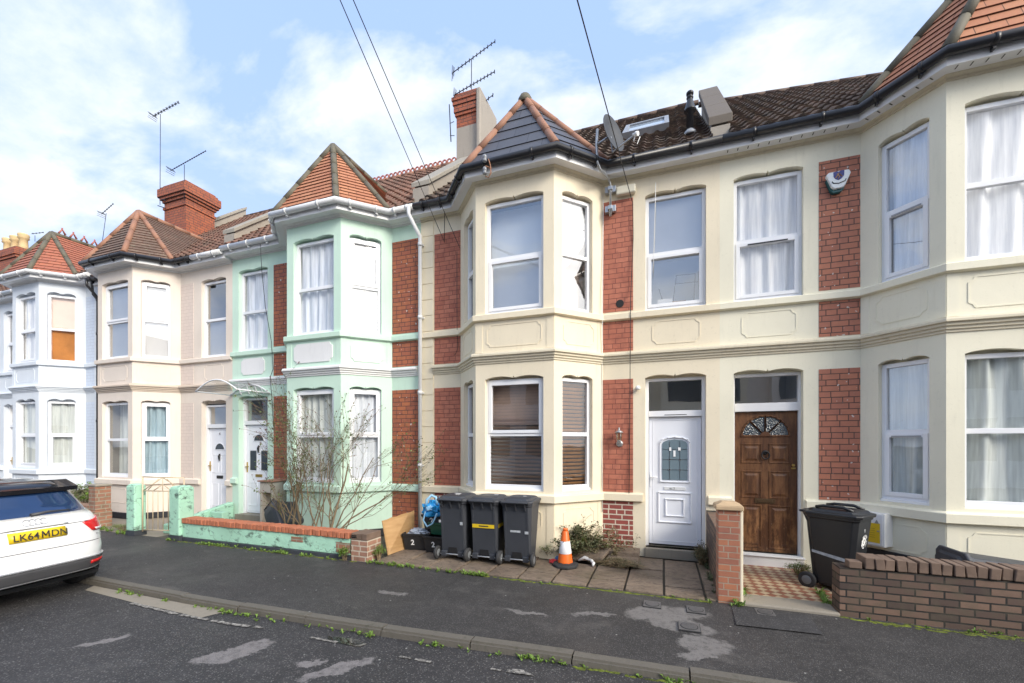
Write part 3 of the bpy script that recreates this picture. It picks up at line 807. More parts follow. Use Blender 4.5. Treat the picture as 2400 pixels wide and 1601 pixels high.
    for k, side in ((0, 'L'), (4, 'R')):
        if sides[side].get('open'):
            P, L = PF[k]; X = path[k][0]; a, b = sides[side]['open']; oct_panel(P, a-X+.10, b-X-.08, 3.14+dz, 3.50+dz, 0, pm, h, .055, rim=panel is None)
    if plinth:
        q = MB(); sweep(q, sides.get('plinth_path', path[1:5]), [(0.0, plinth+.01), (.02, plinth), (.022, -.149), (0, -.149)]); q.build('plinth', M['black_paint'], h)
    # windows
    for key, kw in wins.items():
        k = {'bl': 1, 'bf': 2, 'br': 3}.get(key[1:], None); Z = UP if key[0] == 'u' else LO
        if k: P, L = PF[k]; a, b = bayops[k]
        else:
            side = 'L' if sides['L'].get('open') else 'R'; kk = 0 if side == 'L' else 4
            P, L = PF[kk]; X = path[kk][0]; a, b = sides[side]['open']; a -= X; b -= X
        kw = dict(kw); window(P, a, b, Z[0]+.0, Z[1], Z[2], h, seed=hash(key) % 97 if False else len(key)*7+ord(key[0])+ord(key[-1])+int(abs(x0)*3), **kw)
    side = 'L' if sides['L'].get('open') else 'R'; kk = 0 if side == 'L' else 4
    P, L = PF[kk]; X = path[kk][0]; a, b = sides[side]['open']
    if sides.get('door'): door(P, a-X, b-X, sides['door'], h, LO[1]-.0, sides.get('door_dz', 0))
    # roof
    rz = ridge_z or (RIDGE_Z+dz, RIDGE_Z+dz)
    q = MB(); pantiles(q, x0+.12, x1-.12, EAVE_Y, EAVE_Z+dz, RIDGE_Y, rz)
    rf = q.build('roof', M[roofm], h)
    q = MB(); ridge_line(q, [(x0, RIDGE_Y, rz[0]+.02), (x1, RIDGE_Y, rz[1]+.02)], .06, .45)
    rt = q.build('ridge_tiles', M[ridge], rf)
    if crest: crest_line((x0+.1, RIDGE_Y, rz[0]+.12), (x1-.1, RIDGE_Y, rz[1]+.12), rf, crest)
    bayr = bay_roof(path, dz, apex, M[bayroof], M[hip], h, gauge, .012 if gauge > .2 else .016, cap=cap)
    return h, rf, bayr, path, PF
def crest_line(a, b, parent, kind, step=.15, r=.06):
    q = MB(); a = Vector(a); b = Vector(b); n = int((b-a).length/step); d = (b-a)/n; t = d.normalized(); up = Vector((0,0,1))
    for k in range(n):
        c = a+d*(k+.5)
        if kind == 'ring': q.tube([c+(t*math.cos(x)+up*math.sin(x))*r for x in [i*math.pi/5 for i in range(11)]], .022, 6, cap=False)
        else:
            q.tube([c-t*r*1.2+up*(-.02), c+up*r*1.9, c+t*r*1.2+up*(-.02)], .026, 6); q.tube([c+up*r*1.9, c+up*r*2.6], .02, 6)
    return q.build('ridge_crest', M['ridge_red'], parent)
SD = lambda **k: k
mid, mid_rf, mid_br, mid_path, mid_PF = house('mid', 'cream house with dark slate bay roof, red brick strips and white front door numbered two', -4.28, .785, -3.455, -.92, -2.86, -1.56,
    'cream', 'cream_mould', 'cream', 'red_paint_brick',
    dict(L=SD(brick=[(-4.0, -3.46)]), R=SD(brick=[(-.915, -.445)], open=(-.266, .602)), gap=(-.30, .63), cut_l=-4.02, pilaster=(-4.279, -4.02), door='white', frz='cream_mould'),
    {'ubl': dict(gl='glass_sky', cover=[dict(t='slats', m='blind_white', pitch=.03)]),
     'ubf': dict(gl='glass_sky', sash='low', cover=[dict(t='board', m='blind_pale', z0=4.3, d=.3), dict(t='slats', m='blind_white', z1=4.5, pitch=.035, d=.25)]),
     'ubr': dict(gl='glass_sky', sash='', cover=[]),
     'lbl': dict(gl='glass', sash='', cover=[dict(t='slats', m='blind_brown', pitch=.05)]),
     'lbf': dict(gl='glass', sash='up', cover=[dict(t='slats', m='blind_brown', pitch=.06, z1=2.0, tilt=.9), dict(t='slats', m='blind_brown', pitch=.05, z0=2.0, tilt=.35, d=.25)]),
     'lbr': dict(gl='glass', sash='', cover=[dict(t='slats', m='blind_wood', pitch=.06, tilt=.8)]),
     'ufl': dict(gl='glass_sky', sash='low', cover=[dict(t='slats', m='blind_white', pitch=.03, z0=4.5), dict(t='board', m='blind_pale', z1=4.6, d=.5)])},
    gutter='black_gutter', roofm='pan_brown', bayroof='slate', apex=(-2.2, 6.80, 7.43), gauge=.262, hip='ridge_terra', cap=M['ridge_moss'], fascia='white_board', bricklow='red_brick_white')
rgt, rgt_rf, rgt_br, rgt_path, rgt_PF = house('right', 'pale cream house with orange tiled bay roof and worn brown wooden door', .785, 5.85, 2.49, 5.025, 3.055, 4.41,
    'cream_pale', 'cream_mould', 'cream_pale', 'rust_brick',
    dict(L=SD(brick=[(2.015, 2.485)], open=(.968, 1.836)), R=SD(brick=[(5.03, 5.57)]), gap=(.94, 1.86), door='brown', frz='cream_mould'),
    {'ubl': dict(gl='glass_sky', sash='low', vent=1, cover=[dict(t='curtain', m='net', f=(.12, 1), amp=.03, fr=8)]),
     'ubf': dict(gl='glass', sash='', cover=[dict(t='curtain', m='net_white', amp=.025, fr=9)]),
     'ubr': dict(gl='glass_sky', cover=[dict(t='curtain', m='net')]),
     'lbl': dict(gl=('glass', 'glass_sky'), sash='low', vent=1, cover=[dict(t='curtain', m='net_grey', amp=.03, fr=7)]),
     'lbf': dict(gl='glass', sash='', cover=[dict(t='curtain', m='net_grey', amp=.04, fr=8)]),
     'lbr': dict(gl='glass', cover=[dict(t='curtain', m='net_grey')]),
     'ufl': dict(gl='glass', sash='low', vent=2, cover=[dict(t='curtain', m='net_white', amp=.018, fr=11)])},
    gutter='black_gutter', roofm='pan_brown', bayroof='tile_orange', apex=(3.76, 6.42, 7.47), gauge=.115, hip='ridge_moss', plinth=.235, ridge_z=(9.60, 9.12))
grn, grn_rf, grn_br, grn_path, grn_PF = house('green', 'mint green house with orange tiled pointed bay roof, white string courses and rust brick strips', -9.22, -4.28, -7.507, -4.93, -6.87, -5.57,
    'green', 'white_render', 'green', 'orange_brick',
    dict(L=SD(brick=[(-7.972, -7.51)], open=(-9.03, -8.15)), R=SD(brick=[(-4.925, -4.32)]), gap=(-9.06, -8.12), cut_r=-4.34, door='green', frz='white_render'),
    {'ubl': dict(gl='glass', cover=['net']), 'ubf': dict(gl='glass', sash='', cover=[dict(t='curtain', m='net', fr=13)]),
     'ubr': dict(gl='glass_sky', sash='up', cover=[dict(t='board', m='white_board2')]),  # white board put in for the bright sky this pane reflects
     'lbl': dict(gl='glass', cover=['net']), 'lbf': dict(gl='glass', sash='up', cover=[dict(t='curtain', m='net_grey', fr=14, amp=.02)]),
     'lbr': dict(gl='glass', sash='up', cover=[dict(t='curtain', m='net', fr=10)]),
     'ufl': dict(gl='glass', sash='', cover=[dict(t='curtain', m='net', fr=9, amp=.025)])},
    gutter='white_gutter', panel='white_render', roofm='pan_red', bayroof='tile_orange', apex=(-6.22, 6.75, 7.55), gauge=.10, hip='ridge_moss', ridge='ridge_terra', fascia='white_board', plinth=-.02, crest='ring')
pnk, pnk_rf, pnk_br, pnk_path, pnk_PF = house('pink', 'pale pink house with brown tiled bay roof and a tall red brick chimney', -14.09, -9.22, -13.5, -10.958, -12.87, -11.56,
    'pink', 'pink_mould', 'pink', 'pink_brick',
    dict(L=SD(), R=SD(brick=[(-10.95, -10.5)], open=(-10.24, -9.43)), gap=(-10.27, -9.40), door='pink', door_dz=-.06, frz='white_render'),
    {'ubl': dict(cover=['net']), 'ubf': dict(gl='glass_sky', sash='up', cover=[dict(t='slats', m='blind_white', pitch=.035)]),
     'ubr': dict(gl='glass_sky', sash='up', cover=[dict(t='board', m='white_board2')]),
     'lbl': dict(cover=['net']), 'lbf': dict(gl='glass', sash='', cover=[dict(t='curtain', m='net_grey', fr=9, d=.35)]),
     'lbr': dict(gl='glass', sash='up', cover=[dict(t='curtain', m='net_stripe', fr=9, amp=.03)]),
     'ufl': dict(gl='glass_sky', sash='', cover=[dict(t='slats', m='blind_white', pitch=.03, z1=4.5)])},
    dz=-.06, gutter='black_gutter', roofm='pan_red', bayroof='tile_brown', apex=(-12.32, 6.78, 7.37), gauge=.105, hip='ridge_terra', ridge='ridge_brown', plinth=-.02, gut_split=(-10.2, 'black_gutter', 'white_gutter'))
blu, blu_rf, blu_br, blu_path, blu_PF = house('blue', 'pale blue house with red tiled bay roof and crested ridge, leftmost of the terrace', -19.15, -14.09, -17.30, -14.757, -16.67, -15.40,
    'blue', 'blue', 'blue', 'blue_brick',
    dict(L=SD(brick=[(-17.76, -17.31)], open=(-18.93, -18.06)), R=SD(brick=[(-14.75, -14.36)]), gap=(-18.96, -18.03), pilaster=(-14.35, -14.10), door='pink', door_dz=.06, frz='white_render'),
    {'ubl': dict(cover=['net']), 'ubf': dict(gl='glass', sash='low', cover=[dict(t='curtain', m='net_white', fr=8)]),
     'ubr': dict(gl='glass', sash='', cover=[dict(t='board', m='sheet_peach', z0=4.66), dict(t='board', m='sheet_orange', z1=4.64)]),
     'lbl': dict(cover=['net']), 'lbf': dict(gl='glass', sash='low', cover=[dict(t='curtain', m='net_grey', fr=8)]),
     'lbr': dict(gl='glass', sash='low', cover=[dict(t='curtain', m='net_grey', fr=6)]),
     'ufl': dict(cover=['net'])},
    dz=.09, gutter='white_gutter', roofm='pan_red', bayroof='tile_red', apex=(-16.03, 6.75, 7.45), gauge=.12, hip='ridge_moss', ridge='ridge_red', arch=.07)
crest_line((-16.03, 6.85, 7.55), (-16.03, 8.3, 7.55), blu_br, 'tri', .22)
# sixth house: only its chimney and roof edge show
h6 = thing('terraced_house', (-24.2, YF, -.15), 'far house showing only a red brick chimney with buff pots', 'house')
q = MB(); q.box(-24.2, -19.16, YF, 10.9, -.15, 5.9); q.build('wall', M['cream_pale'], h6)
q = MB(); pantiles(q, -24.1, -19.2, EAVE_Y, EAVE_Z, RIDGE_Y, (RIDGE_Z, RIDGE_Z)); q.build('roof', M['pan_red'], h6)
c6 = chimney(-25.0, -22.72, 8.6, 9.4, 6.5, [(8.55, .0), (8.56, .04), (8.66, .08), (8.84, .03), (8.96, 0)], h6, M['chim_brick'])
for x in (-24.1, -23.55, -23.0):
    q = MB(); q.lathe([(.15, 0), (.13, .15), (.12, .42), (.17, .46), (.15, .52), (.17, .56), (.16, .62), (.12, .64)], (x, 8.9, 8.96), 14); q.build('chimney_pot', M['buff_pot'] if 'buff_pot' in M else M.setdefault('buff_pot', painted('buff_chimney_pot', (.62,.46,.24), dirt=1)), c6)
# chimneys of the terrace
c1 = chimney(-14.7, -13.72, 8.78, 9.66, 6.8, [(8.88, 0), (8.885, .03), (8.96, .0), (9.10, .04), (9.18, .09), (9.26, .13), (9.50, .07), (9.58, .02), (9.64, 0)], pnk, M['chim_brick'])
c2 = chimney(-4.57, -4.02, 8.9, 9.78, 7.0, [(9.0, .0), (9.002, .0), (9.20, .0), (9.27, .03), (9.34, .05), (9.50, .07), (9.60, .09), (9.68, .04), (9.76, .01), (9.80, 0)], mid, M['chim_render'], M['chim_brick'], clipx=-4.03)
q = MB(); q.box(-4.028, -3.92, 8.80, 9.84, 7.0, 9.74); q.build('chimney_render', M['chim_render'], c2, bevel=.03)
parapet(-4.42, -4.12, 6.84, 10.95, .36, grn, M['chim_render'], M['stone'])
parapet(-9.36, -9.08, 6.80, 10.95, .32, pnk, M['chim_render'], M['stone'])
parapet(-14.24, -13.96, 6.80, 10.95, .30, blu, M['chim_render'], M['stone'])
parapet(.68, .90, 6.86, 8.72, .27, rgt, M['chim_render'], M['coping'], thick=.13, slope=1.0)
# skylight and flue on the middle roof
def roofp(x, y, o=0): 
    n = Vector((0, -SL, 1)).normalized(); return Vector((x, y, roof_z(y)))+n*o
q = MB()
A = [(-.72, 8.15), (.10, 8.15), (.10, 9.1), (-.72, 9.1)]
def fr(x0, x1, y0, y1, o0, o1): q.hexa([roofp(x0,y0,o0), roofp(x1,y0,o0), roofp(x1,y1,o0), roofp(x0,y1,o0), roofp(x0,y0,o1), roofp(x1,y0,o1), roofp(x1,y1,o1), roofp(x0,y1,o1)])
fr(-.72, .10, 8.15, 8.25, .0, .12); fr(-.72, .10, 9.0, 9.1, 0, .12); fr(-.72, -.64, 8.25, 9.0, 0, .12); fr(.02, .10, 8.25, 9.0, 0, .12)
sk = q.build('skylight', M['lead'], mid_rf)
q = MB(); q.face([roofp(-.64,8.25,.09), roofp(.02,8.25,.09), roofp(.02,9.0,.09), roofp(-.64,9.0,.09)]); q.build('pane', M['sky_pane'] if 'sky_pane' in M else M.setdefault('sky_pane', plain('skylight_glass', (.35,.42,.5), .05, spec=1)), mid_rf)
fx, fy = .40, 7.30; fz = roof_z(fy)
fl = thing('flue_pipe', (fx, fy, fz), 'black metal boiler flue rising from the pantiles beside the cement parapet', 'flue')
q = MB(); q.lathe([(.052, -.2), (.052, .36), (.09, .37), (.082, .39), (.045, .54), (.036, .56), (.052, .57), (.052, .59), (.034, .60), (.034, .62), (.054, .63), (.056, .66), (.045, .675)], (fx, fy, fz), 18); q.build('pipe', M['black_gutter'], fl)
q = MB(); q.lathe([(.12, -.06), (.10, .0), (.055, .05)], (fx, fy-.02, fz), 16); q.build('flashing', M['lead'], fl)

# things seen in the middle windows: reflected sky and neighbour as flat shapes, clothes airer and box
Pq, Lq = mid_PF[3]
def winpoly(name, P, pts, d, mat, parent):
    q = MB(); q.prism(pts, lambda s, z: P(s, z, d), lambda s, z: P(s, z, d+.004)); return q.build(name, mat, parent)
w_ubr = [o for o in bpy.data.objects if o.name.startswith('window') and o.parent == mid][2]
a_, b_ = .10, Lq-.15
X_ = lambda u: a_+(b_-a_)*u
winpoly('sky_reflection', Pq, [(X_(0), 3.62), (X_(.66), 3.62), (X_(.67), 3.98), (X_(.52), 4.06), (X_(.40), 4.30), (X_(.30), 4.38), (X_(.45), 4.47), (X_(.62), 4.62), (X_(.80), 4.78), (X_(.93), 4.95), (X_(.90), 5.12), (X_(.80), 5.30), (X_(.72), 5.46), (X_(0), 5.5)], .16, M['white_board2'], w_ubr)  # white shape painted in for the bright sky mirrored in the pane
winpoly('neighbour_reflection', Pq, [(X_(0)-.05,3.6),(X_(1)+.1,3.6),(X_(1)+.1,5.5),(X_(0)-.05,5.5)], .26, plain('brown_neighbour_reflection', (.40,.33,.29), .9, var=.2, scale=4), w_ubr)  # flat brown standing in for the neighbouring house mirrored in the pane
Pq, Lq = mid_PF[4]; w_f = [o for o in bpy.data.objects if o.name.startswith('window') and o.parent == mid][6]
s0_ = -.266+.92
q = MB()
for a, b in (((.40,3.72),(.46,4.28)), ((.46,4.28),(.74,4.27)), ((.74,4.27),(.71,3.72)), ((.44,4.15),(.78,4.14)), ((.20,4.1),(.30,3.75)), ((.78,4.3),(.80,3.75))): q.tube([Pq(s0_+a[0], a[1], .30), Pq(s0_+b[0], b[1], .30)], .006, 5)
q.build('clothes_airer', M['black_gutter'], w_f)
q = MB(); pb(q, Pq, s0_+.22, s0_+.60, 3.66, 3.86, .25, .45); q.build('cardboard_box', plain('torn_cardboard', (.45,.30,.20), .8, var=.5, scale=9), w_f)
q = MB(); pb(q, Pq, s0_+.18, s0_+.40, 3.66, 3.90, .22, .245); q.build('cloth', M['white_board2'], w_f)
# soffit vents of the right-hand house
q = MB(); sp_ = offset_path(rgt_path, .14)
for A_, B_ in zip(sp_[:-1], sp_[1:]):
    L_ = (B_-A_).length; d_ = (B_-A_).normalized(); n_ = Vector((d_.y, -d_.x))
    for k in range(int(L_/.13)):
        c_ = A_+d_*(.08+k*.13); q.face([(c_.x-n_.x*.03, c_.y-n_.y*.03, 5.806), (c_.x+n_.x*.03, c_.y+n_.y*.03, 5.806), (c_.x+n_.x*.03+d_.x*.012, c_.y+n_.y*.03+d_.y*.012, 5.806), (c_.x-n_.x*.03+d_.x*.012, c_.y-n_.y*.03+d_.y*.012, 5.806)])
q.build('soffit_vents', M['black_gutter'], rgt)
# ------------------------------------------------------------- ground
def asphalt(name, base, speck=.5, smudge=.0, smc=(.2,.19,.18), rough=.8, bump=.6, scale=1.0, wet=0, spots=(), spc=(.20,.185,.185)):
    t = NT(name)
    a = t.noise(1.3, 6, rough=.6); col = t.mix(t.ramp(a, [(.3, 0.), (.7, 1.)]), sc(base, .78), sc(base, 1.22))
    v = t.new('ShaderNodeTexVoronoi'); v.inputs['Scale'].default_value = 62*scale; t.L(t.world(), v.inputs['Vector'])
    wn = t.new('ShaderNodeTexWhiteNoise'); t.L(v.outputs['Position'], wn.inputs['Vector'])
    st = t.math('MULTIPLY', t.ramp(v.outputs['Distance'], [(.25, 1.), (.5, 0.)]), t.ramp(wn.outputs['Value'], [(.45, 0.), (.9, 1.)]))
    col = t.mix(t.math('MULTIPLY', st, speck), col, (.42,.40,.38))
    gr = t.noise(150*scale, 3, rough=.7); col = t.mix(t.ramp(gr, [(.3, 0.), (.7, 1.)]), t.mix(1., col, .55, 'MULTIPLY'), t.mix(1., col, 1.5, 'MULTIPLY'))
    fg = t.noise(9, 6, rough=.7); col = t.mix(t.math('MULTIPLY', t.ramp(fg, [(.45, 0.), (.7, 1.)]), .35), col, t.mix(1., col, 1.9, 'MULTIPLY'))
    v2 = t.new('ShaderNodeTexVoronoi'); v2.inputs['Scale'].default_value = 9; t.L(t.world(), v2.inputs['Vector'])
    w2 = t.new('ShaderNodeTexWhiteNoise'); t.L(v2.outputs['Position'], w2.inputs['Vector'])
    gum = t.math('MULTIPLY', t.ramp(v2.outputs['Distance'], [(.06, 1.), (.10, 0.)]), t.ramp(w2.outputs['Value'], [(.80, 0.), (.82, 1.)]))
    col = t.mix(t.math('MULTIPLY', gum, .75), col, (.42,.41,.39))
    if smudge:
        s = t.noise(2.1, 8, t.mapp((.8, 1.6, 1), rot=(0, 0, .15)), .68)
        col = t.mix(t.math('MULTIPLY', t.ramp(s, [(.56, 0.), (.74, 1.)]), smudge), col, smc)
    if spots:
        sx = t.new('ShaderNodeSeparateXYZ'); nn = t.new('ShaderNodeTexNoise'); nn.inputs['Scale'].default_value = 4.5; nn.inputs['Detail'].default_value = 7; nn.inputs['Roughness'].default_value = .7; t.L(t.world(), nn.inputs['Vector'])
        sb = t.new('ShaderNodeVectorMath', operation='SUBTRACT'); t.L(nn.outputs['Color'], sb.inputs[0]); sb.inputs[1].default_value = (.5, .5, .5)
        scv = t.new('ShaderNodeVectorMath', operation='SCALE'); t.L(sb.outputs[0], scv.inputs[0]); scv.inputs['Scale'].default_value = .34
        ad = t.new('ShaderNodeVectorMath', operation='ADD'); t.L(t.world(), ad.inputs[0]); t.L(scv.outputs[0], ad.inputs[1]); t.L(ad.outputs[0], sx.inputs[0])
        tot = None
        for (cx, cy, rx, ry, an) in spots:
            dx = t.math('SUBTRACT', sx.outputs[0], cx); dy = t.math('SUBTRACT', sx.outputs[1], cy); c_, s_ = math.cos(an), math.sin(an)
            u = t.math('DIVIDE', t.math('ADD', t.math('MULTIPLY', dx, c_), t.math('MULTIPLY', dy, s_)), rx); w_ = t.math('DIVIDE', t.math('SUBTRACT', t.math('MULTIPLY', dy, c_), t.math('MULTIPLY', dx, s_)), ry)
            m_ = t.math('SUBTRACT', 1.0, t.math('ADD', t.math('MULTIPLY', u, u), t.math('MULTIPLY', w_, w_)))
            tot = m_ if tot is None else t.math('MAXIMUM', tot, m_)
        k = t.ramp(tot, [(-0.0, 0.), (.32, 1.)]); k = t.math('MULTIPLY', k, t.ramp(t.noise(16, 8, rough=.8), [(.34, .2), (.52, .95)]))
        col = t.mix(k, col, t.mix(t.noise(120, 2), sc(spc, .7), sc(spc, 1.3)))
    t.bump(t.math('ADD', v.outputs['Distance'], t.noise(30, 4)), bump, .006)
    r = t.ramp(t.noise(.9, 4), [(.35, rough-.25*wet), (.6, rough)]) if wet else rough
    return t.set(col, r)
def spot(a, b, ry, z):          # a,b: the two ends on the photo
    p, q_ = gz(*a, z), gz(*b, z); return ((p[0]+q_[0])/2, (p[1]+q_[1])/2, math.hypot(q_[0]-p[0], q_[1]-p[1])/2, ry, math.atan2(q_[1]-p[1], q_[0]-p[0]))
RS = [spot((440,1553),(560,1535),.10,-.235), spot((500,1552),(645,1497),.12,-.235), spot((165,1521),(310,1489),.07,-.235), spot((690,1600),(885,1540),.09,-.235), spot((690,1560),(770,1546),.05,-.235)]
C8 = lambda a, b: (1250+a/3.918, 1150+b/3.918)
PS = [spot(C8(790,1110),C8(1650,1130),.20,-.15), spot(C8(1000,1150),C8(1700,1290),.17,-.15), spot(C8(1330,1420),C8(1790,1380),.20,-.15), spot(C8(1300,1480),C8(1700,1500),.07,-.15), spot(C8(330,1110),C8(780,1130),.05,-.15), spot((1180,1425),(1290,1440),.05,-.15), spot((890,1380),(960,1392),.05,-.15)]
M['road'] = asphalt('coarse_road_asphalt', (.031,.0295,.031), .27, .3, (.13,.125,.12), wet=1, spots=RS)
M['pave'] = asphalt('smooth_pavement_asphalt', (.031,.029,.029), .24, .45, (.14,.13,.12), bump=.35, scale=1.6, wet=1, spots=PS, spc=(.17,.16,.155))
M['patch_pale'] = asphalt('pale_worn_asphalt', (.20,.19,.185), .25, .2, (.10,.095,.09), bump=.4)
M['patch_dark'] = asphalt('fresh_dark_asphalt', (.036,.035,.037), .15, bump=.5)
M['kerb'] = painted('granite_kerb', (.125,.113,.095), dirt=2.6, bump=1.0, dirtc=(.04,.045,.025))
M['concrete'] = painted('pale_concrete', (.27,.24,.195), dirt=2.2, bump=.6, dirtc=(.14,.13,.10))
M['soil'] = painted('dark_garden_soil', (.07,.06,.045), dirt=2, bump=1, dirtc=(.05,.07,.025))
def slabmat():
    t = NT('riven_buff_slabs')
    v = t.noise(1.7, 6); col = t.mix(t.ramp(v, [(.3, 0.), (.7, 1.)]), (.17,.125,.09), (.28,.215,.16))
    r = t.noise(7, 7, t.mapp((1, 2.2, 1), rot=(0,0,.5)), .7, dist=1.5)
    col = t.mix(t.math('MULTIPLY', t.ramp(r, [(.50, 0.), (.60, 1.)]), .55), col, (.065,.048,.036))
    g = t.noise(1.6, 4, t.mapp(loc=(5,2,0))); col = t.mix(t.math('MULTIPLY', t.ramp(g, [(.52, 0.), (.7, 1.)]), .5), col, (.10,.085,.045))
    t.bump(t.math('ADD', r, t.math('MULTIPLY', t.noise(3, 5), 1.5)), 1.0, .03); return t.set(col, .65)
M['slab'] = slabmat()
def moss():
    t = NT('bright_moss'); col = t.mix(t.ramp(t.noise(14, 4), [(.35, 0.), (.65, 1.)]), (.05,.06,.012), (.17,.21,.02)); t.bump(t.noise(120, 3), 1, .01); return t.set(col, .95)
M['moss'] = moss()
def sheet(name, pts, z, m, kind=True):
    q = MB(); q.face([(x, y, z) for x, y in pts]); o = q.build(name, m)
    if kind: o['kind'] = 'structure'
    return o
q = MB(); q.face([(-260,-220,-.42),(260,-220,-.42),(260,260,-.42),(-260,260,-.42)]); struct('ground', q, M['soil'])
KP = [(-90, 3.35), (-9, 3.35), (-7.1, 3.335), (-5.5, 3.315), (-4.2, 3.33), (-3, 3.37), (-1.7, 3.44), (-.7, 3.50), (.8, 3.55), (4, 3.59), (90, 3.6)]
def kerb_y(x):
    for (a, ya), (b, yb) in zip(KP[:-1], KP[1:]):
        if a <= x <= b: return ya+(yb-ya)*(x-a)/(b-a)
q = MB()
q.face([(-90,-5.6,-.235),(90,-5.6,-.235)]+[(x, y+.03, -.235) for x, y in KP[::-1]]); struct('road', q, M['road'])
q = MB()
for (a, ya), (b, yb) in zip(KP[:-1], KP[1:]):
    q.face([(a, ya+.08, -.176), (b, yb+.08, -.176), (b, 5.22, -.150), (a, 5.22, -.150)])
struct('pavement', q, M['pave'])
q = MB(); rng = random.Random(3); x = -30.0
while x < 12:
    Lk = .915; a, b = x+.006, x+Lk-.006
    dzk = rng.uniform(-.006, .006); dy = rng.uniform(-.008, .008)
    ya, yb = kerb_y(a)+dy, kerb_y(b)+dy
    n = 5
    for k in range(n):
        s0, s1 = a+(b-a)*k/n, a+(b-a)*(k+1)/n; y0, y1 = ya+(yb-ya)*k/n, ya+(yb-ya)*(k+1)/n
        q.hexa([(s0,y0-.01,-.40),(s1,y1-.01,-.40),(s1,y1+.11,-.40),(s0,y0+.11,-.40),(s0,y0+.020,-.166+dzk),(s1,y1+.020,-.166+dzk),(s1,y1+.11,-.166+dzk),(s0,y0+.11,-.166+dzk)])
        q.hexa([(s0,y0-.012,-.40),(s1,y1-.012,-.40),(s1,y1+.10,-.40),(s0,y0+.10,-.40),(s0,y0+.0,-.186+dzk),(s1,y1+.0,-.186+dzk),(s1,y1+.10,-.186+dzk),(s0,y0+.10,-.186+dzk)])
    x += Lk
struct('kerb', q, M['kerb'])
# far side of the street (behind the camera)
sheet('far_pavement', [(-90,-7.6),(90,-7.6),(90,-5.6),(-90,-5.6)], -.16, M['pave'])
# channel and faded line
def px(pts, z): return [gz(x, y, z) for x, y in pts]
lo = px([(199,1383),(308,1411),(400,1431),(470,1448)], -.231)
sheet('gutter_channel', lo+[(x, kerb_y(x)-.006) for x in (lo[-1][0]+.1, -5.6, -6.3, -7.0, lo[0][0]-.1)], -.231, M['concrete'])
def strip(name, pts, w, z, m, jag=.3, seed=1):
    rng = random.Random(seed); q = MB(); 
    P2 = px(pts, z)
    for a, b in zip(P2[:-1], P2[1:]):
        n = 8
        for k in range(n):
            if rng.random() < jag*.25: continue
            x0, y0 = a[0]+(b[0]-a[0])*k/n, a[1]+(b[1]-a[1])*k/n; x1, y1 = a[0]+(b[0]-a[0])*(k+1)/n, a[1]+(b[1]-a[1])*(k+1)/n
            w0 = w*rng.uniform(.6, 1.2); q.face([(x0, y0-w0/2, z), (x1, y1-w0/2, z), (x1, y1+w0/2, z), (x0, y0+w0/2, z)])
    return struct(name, q, m)
_t = NT('worn_white_line'); M['line'] = _t.set(_t.mix(_t.ramp(_t.noise(22, 7, rough=.8), [(.42, 0.), (.58, 1.)]), (.045,.043,.042), (.36,.34,.31)), .8)
strip('road_line', [(308,1413),(400,1435),(470,1449),(540,1462),(615,1471)], .045, -.227, M['line'], .2)
strip('road_line', [(727,1493),(790,1505)], .03, -.227, M['line'], .2, 2)
strip('road_line', [(935,1538),(1010,1551)], .03, -.227, M['line'], .9, 3)
strip('road_line', [(1150,1567),(1250,1580)], .035, -.227, M['line'], .6, 4)
def blotch(name, pts, z, m, rough=.04, seed=0, kind=True):
    """irregular patch: outline subdivided and jittered"""
    rng = random.Random(seed); P2 = px(pts, z); out = []
    for a, b in zip(P2, P2[1:]+P2[:1]):
        n = max(2, int(math.hypot(b[0]-a[0], b[1]-a[1])/.035))
        for k in range(n): 
            t = k/n; out.append((a[0]+(b[0]-a[0])*t+rng.uniform(-rough, rough)*.5, a[1]+(b[1]-a[1])*t+rng.uniform(-rough, rough)*.5))
    q = MB(); q.face([(x, y, z) for x, y in out]); return struct(name, q, m)
blotch('worn_patch', [(1200,1568),(1225,1571),(1250,1582),(1200,1577)], -.223, M['line'], .02, 5)
C8 = lambda a, b: (1250+a/3.918, 1150+b/3.918)
sheet('pavement_patch', [gz(*C8(1822,1062), -.148), gz(*C8(1862,1230), -.148), gz(1400+1245/2.351, 1300+440/2.351, -.148), gz(1400+1165/2.351, 1300+335/2.351, -.148)], -.148, M['patch_dark'])
# wet gutter puddle
t = NT('gutter_water'); t.set((.02,.02,.018), .02, spec=1); M['water'] = t.m
blotch('puddle', [(770,1490),(830,1497),(862,1508),(845,1516),(800,1508),(765,1499)], -.2285, M['water'], .02, 7)

# ------------------------------------------------------------- forecourts
YW = 5.18
sheet('front_yard', [(-30,5.22),(-9.0,5.22),(-9.0,7.0),(-30,7.0)], -.158, M['concrete'])
sheet('front_yard', [(-9.0,5.22),(-4.15,5.22),(-4.15,7.0),(-9.0,7.0)], -.158, M['soil'])
sheet('front_yard', [(1.70,5.22),(12,5.22),(12,7.0),(1.70,7.0)], -.150, M['concrete'])
sheet('front_yard', [(-4.15,5.22),(1.75,5.22),(1.75,7.0),(-4.15,7.0)], -.165, M['soil'])
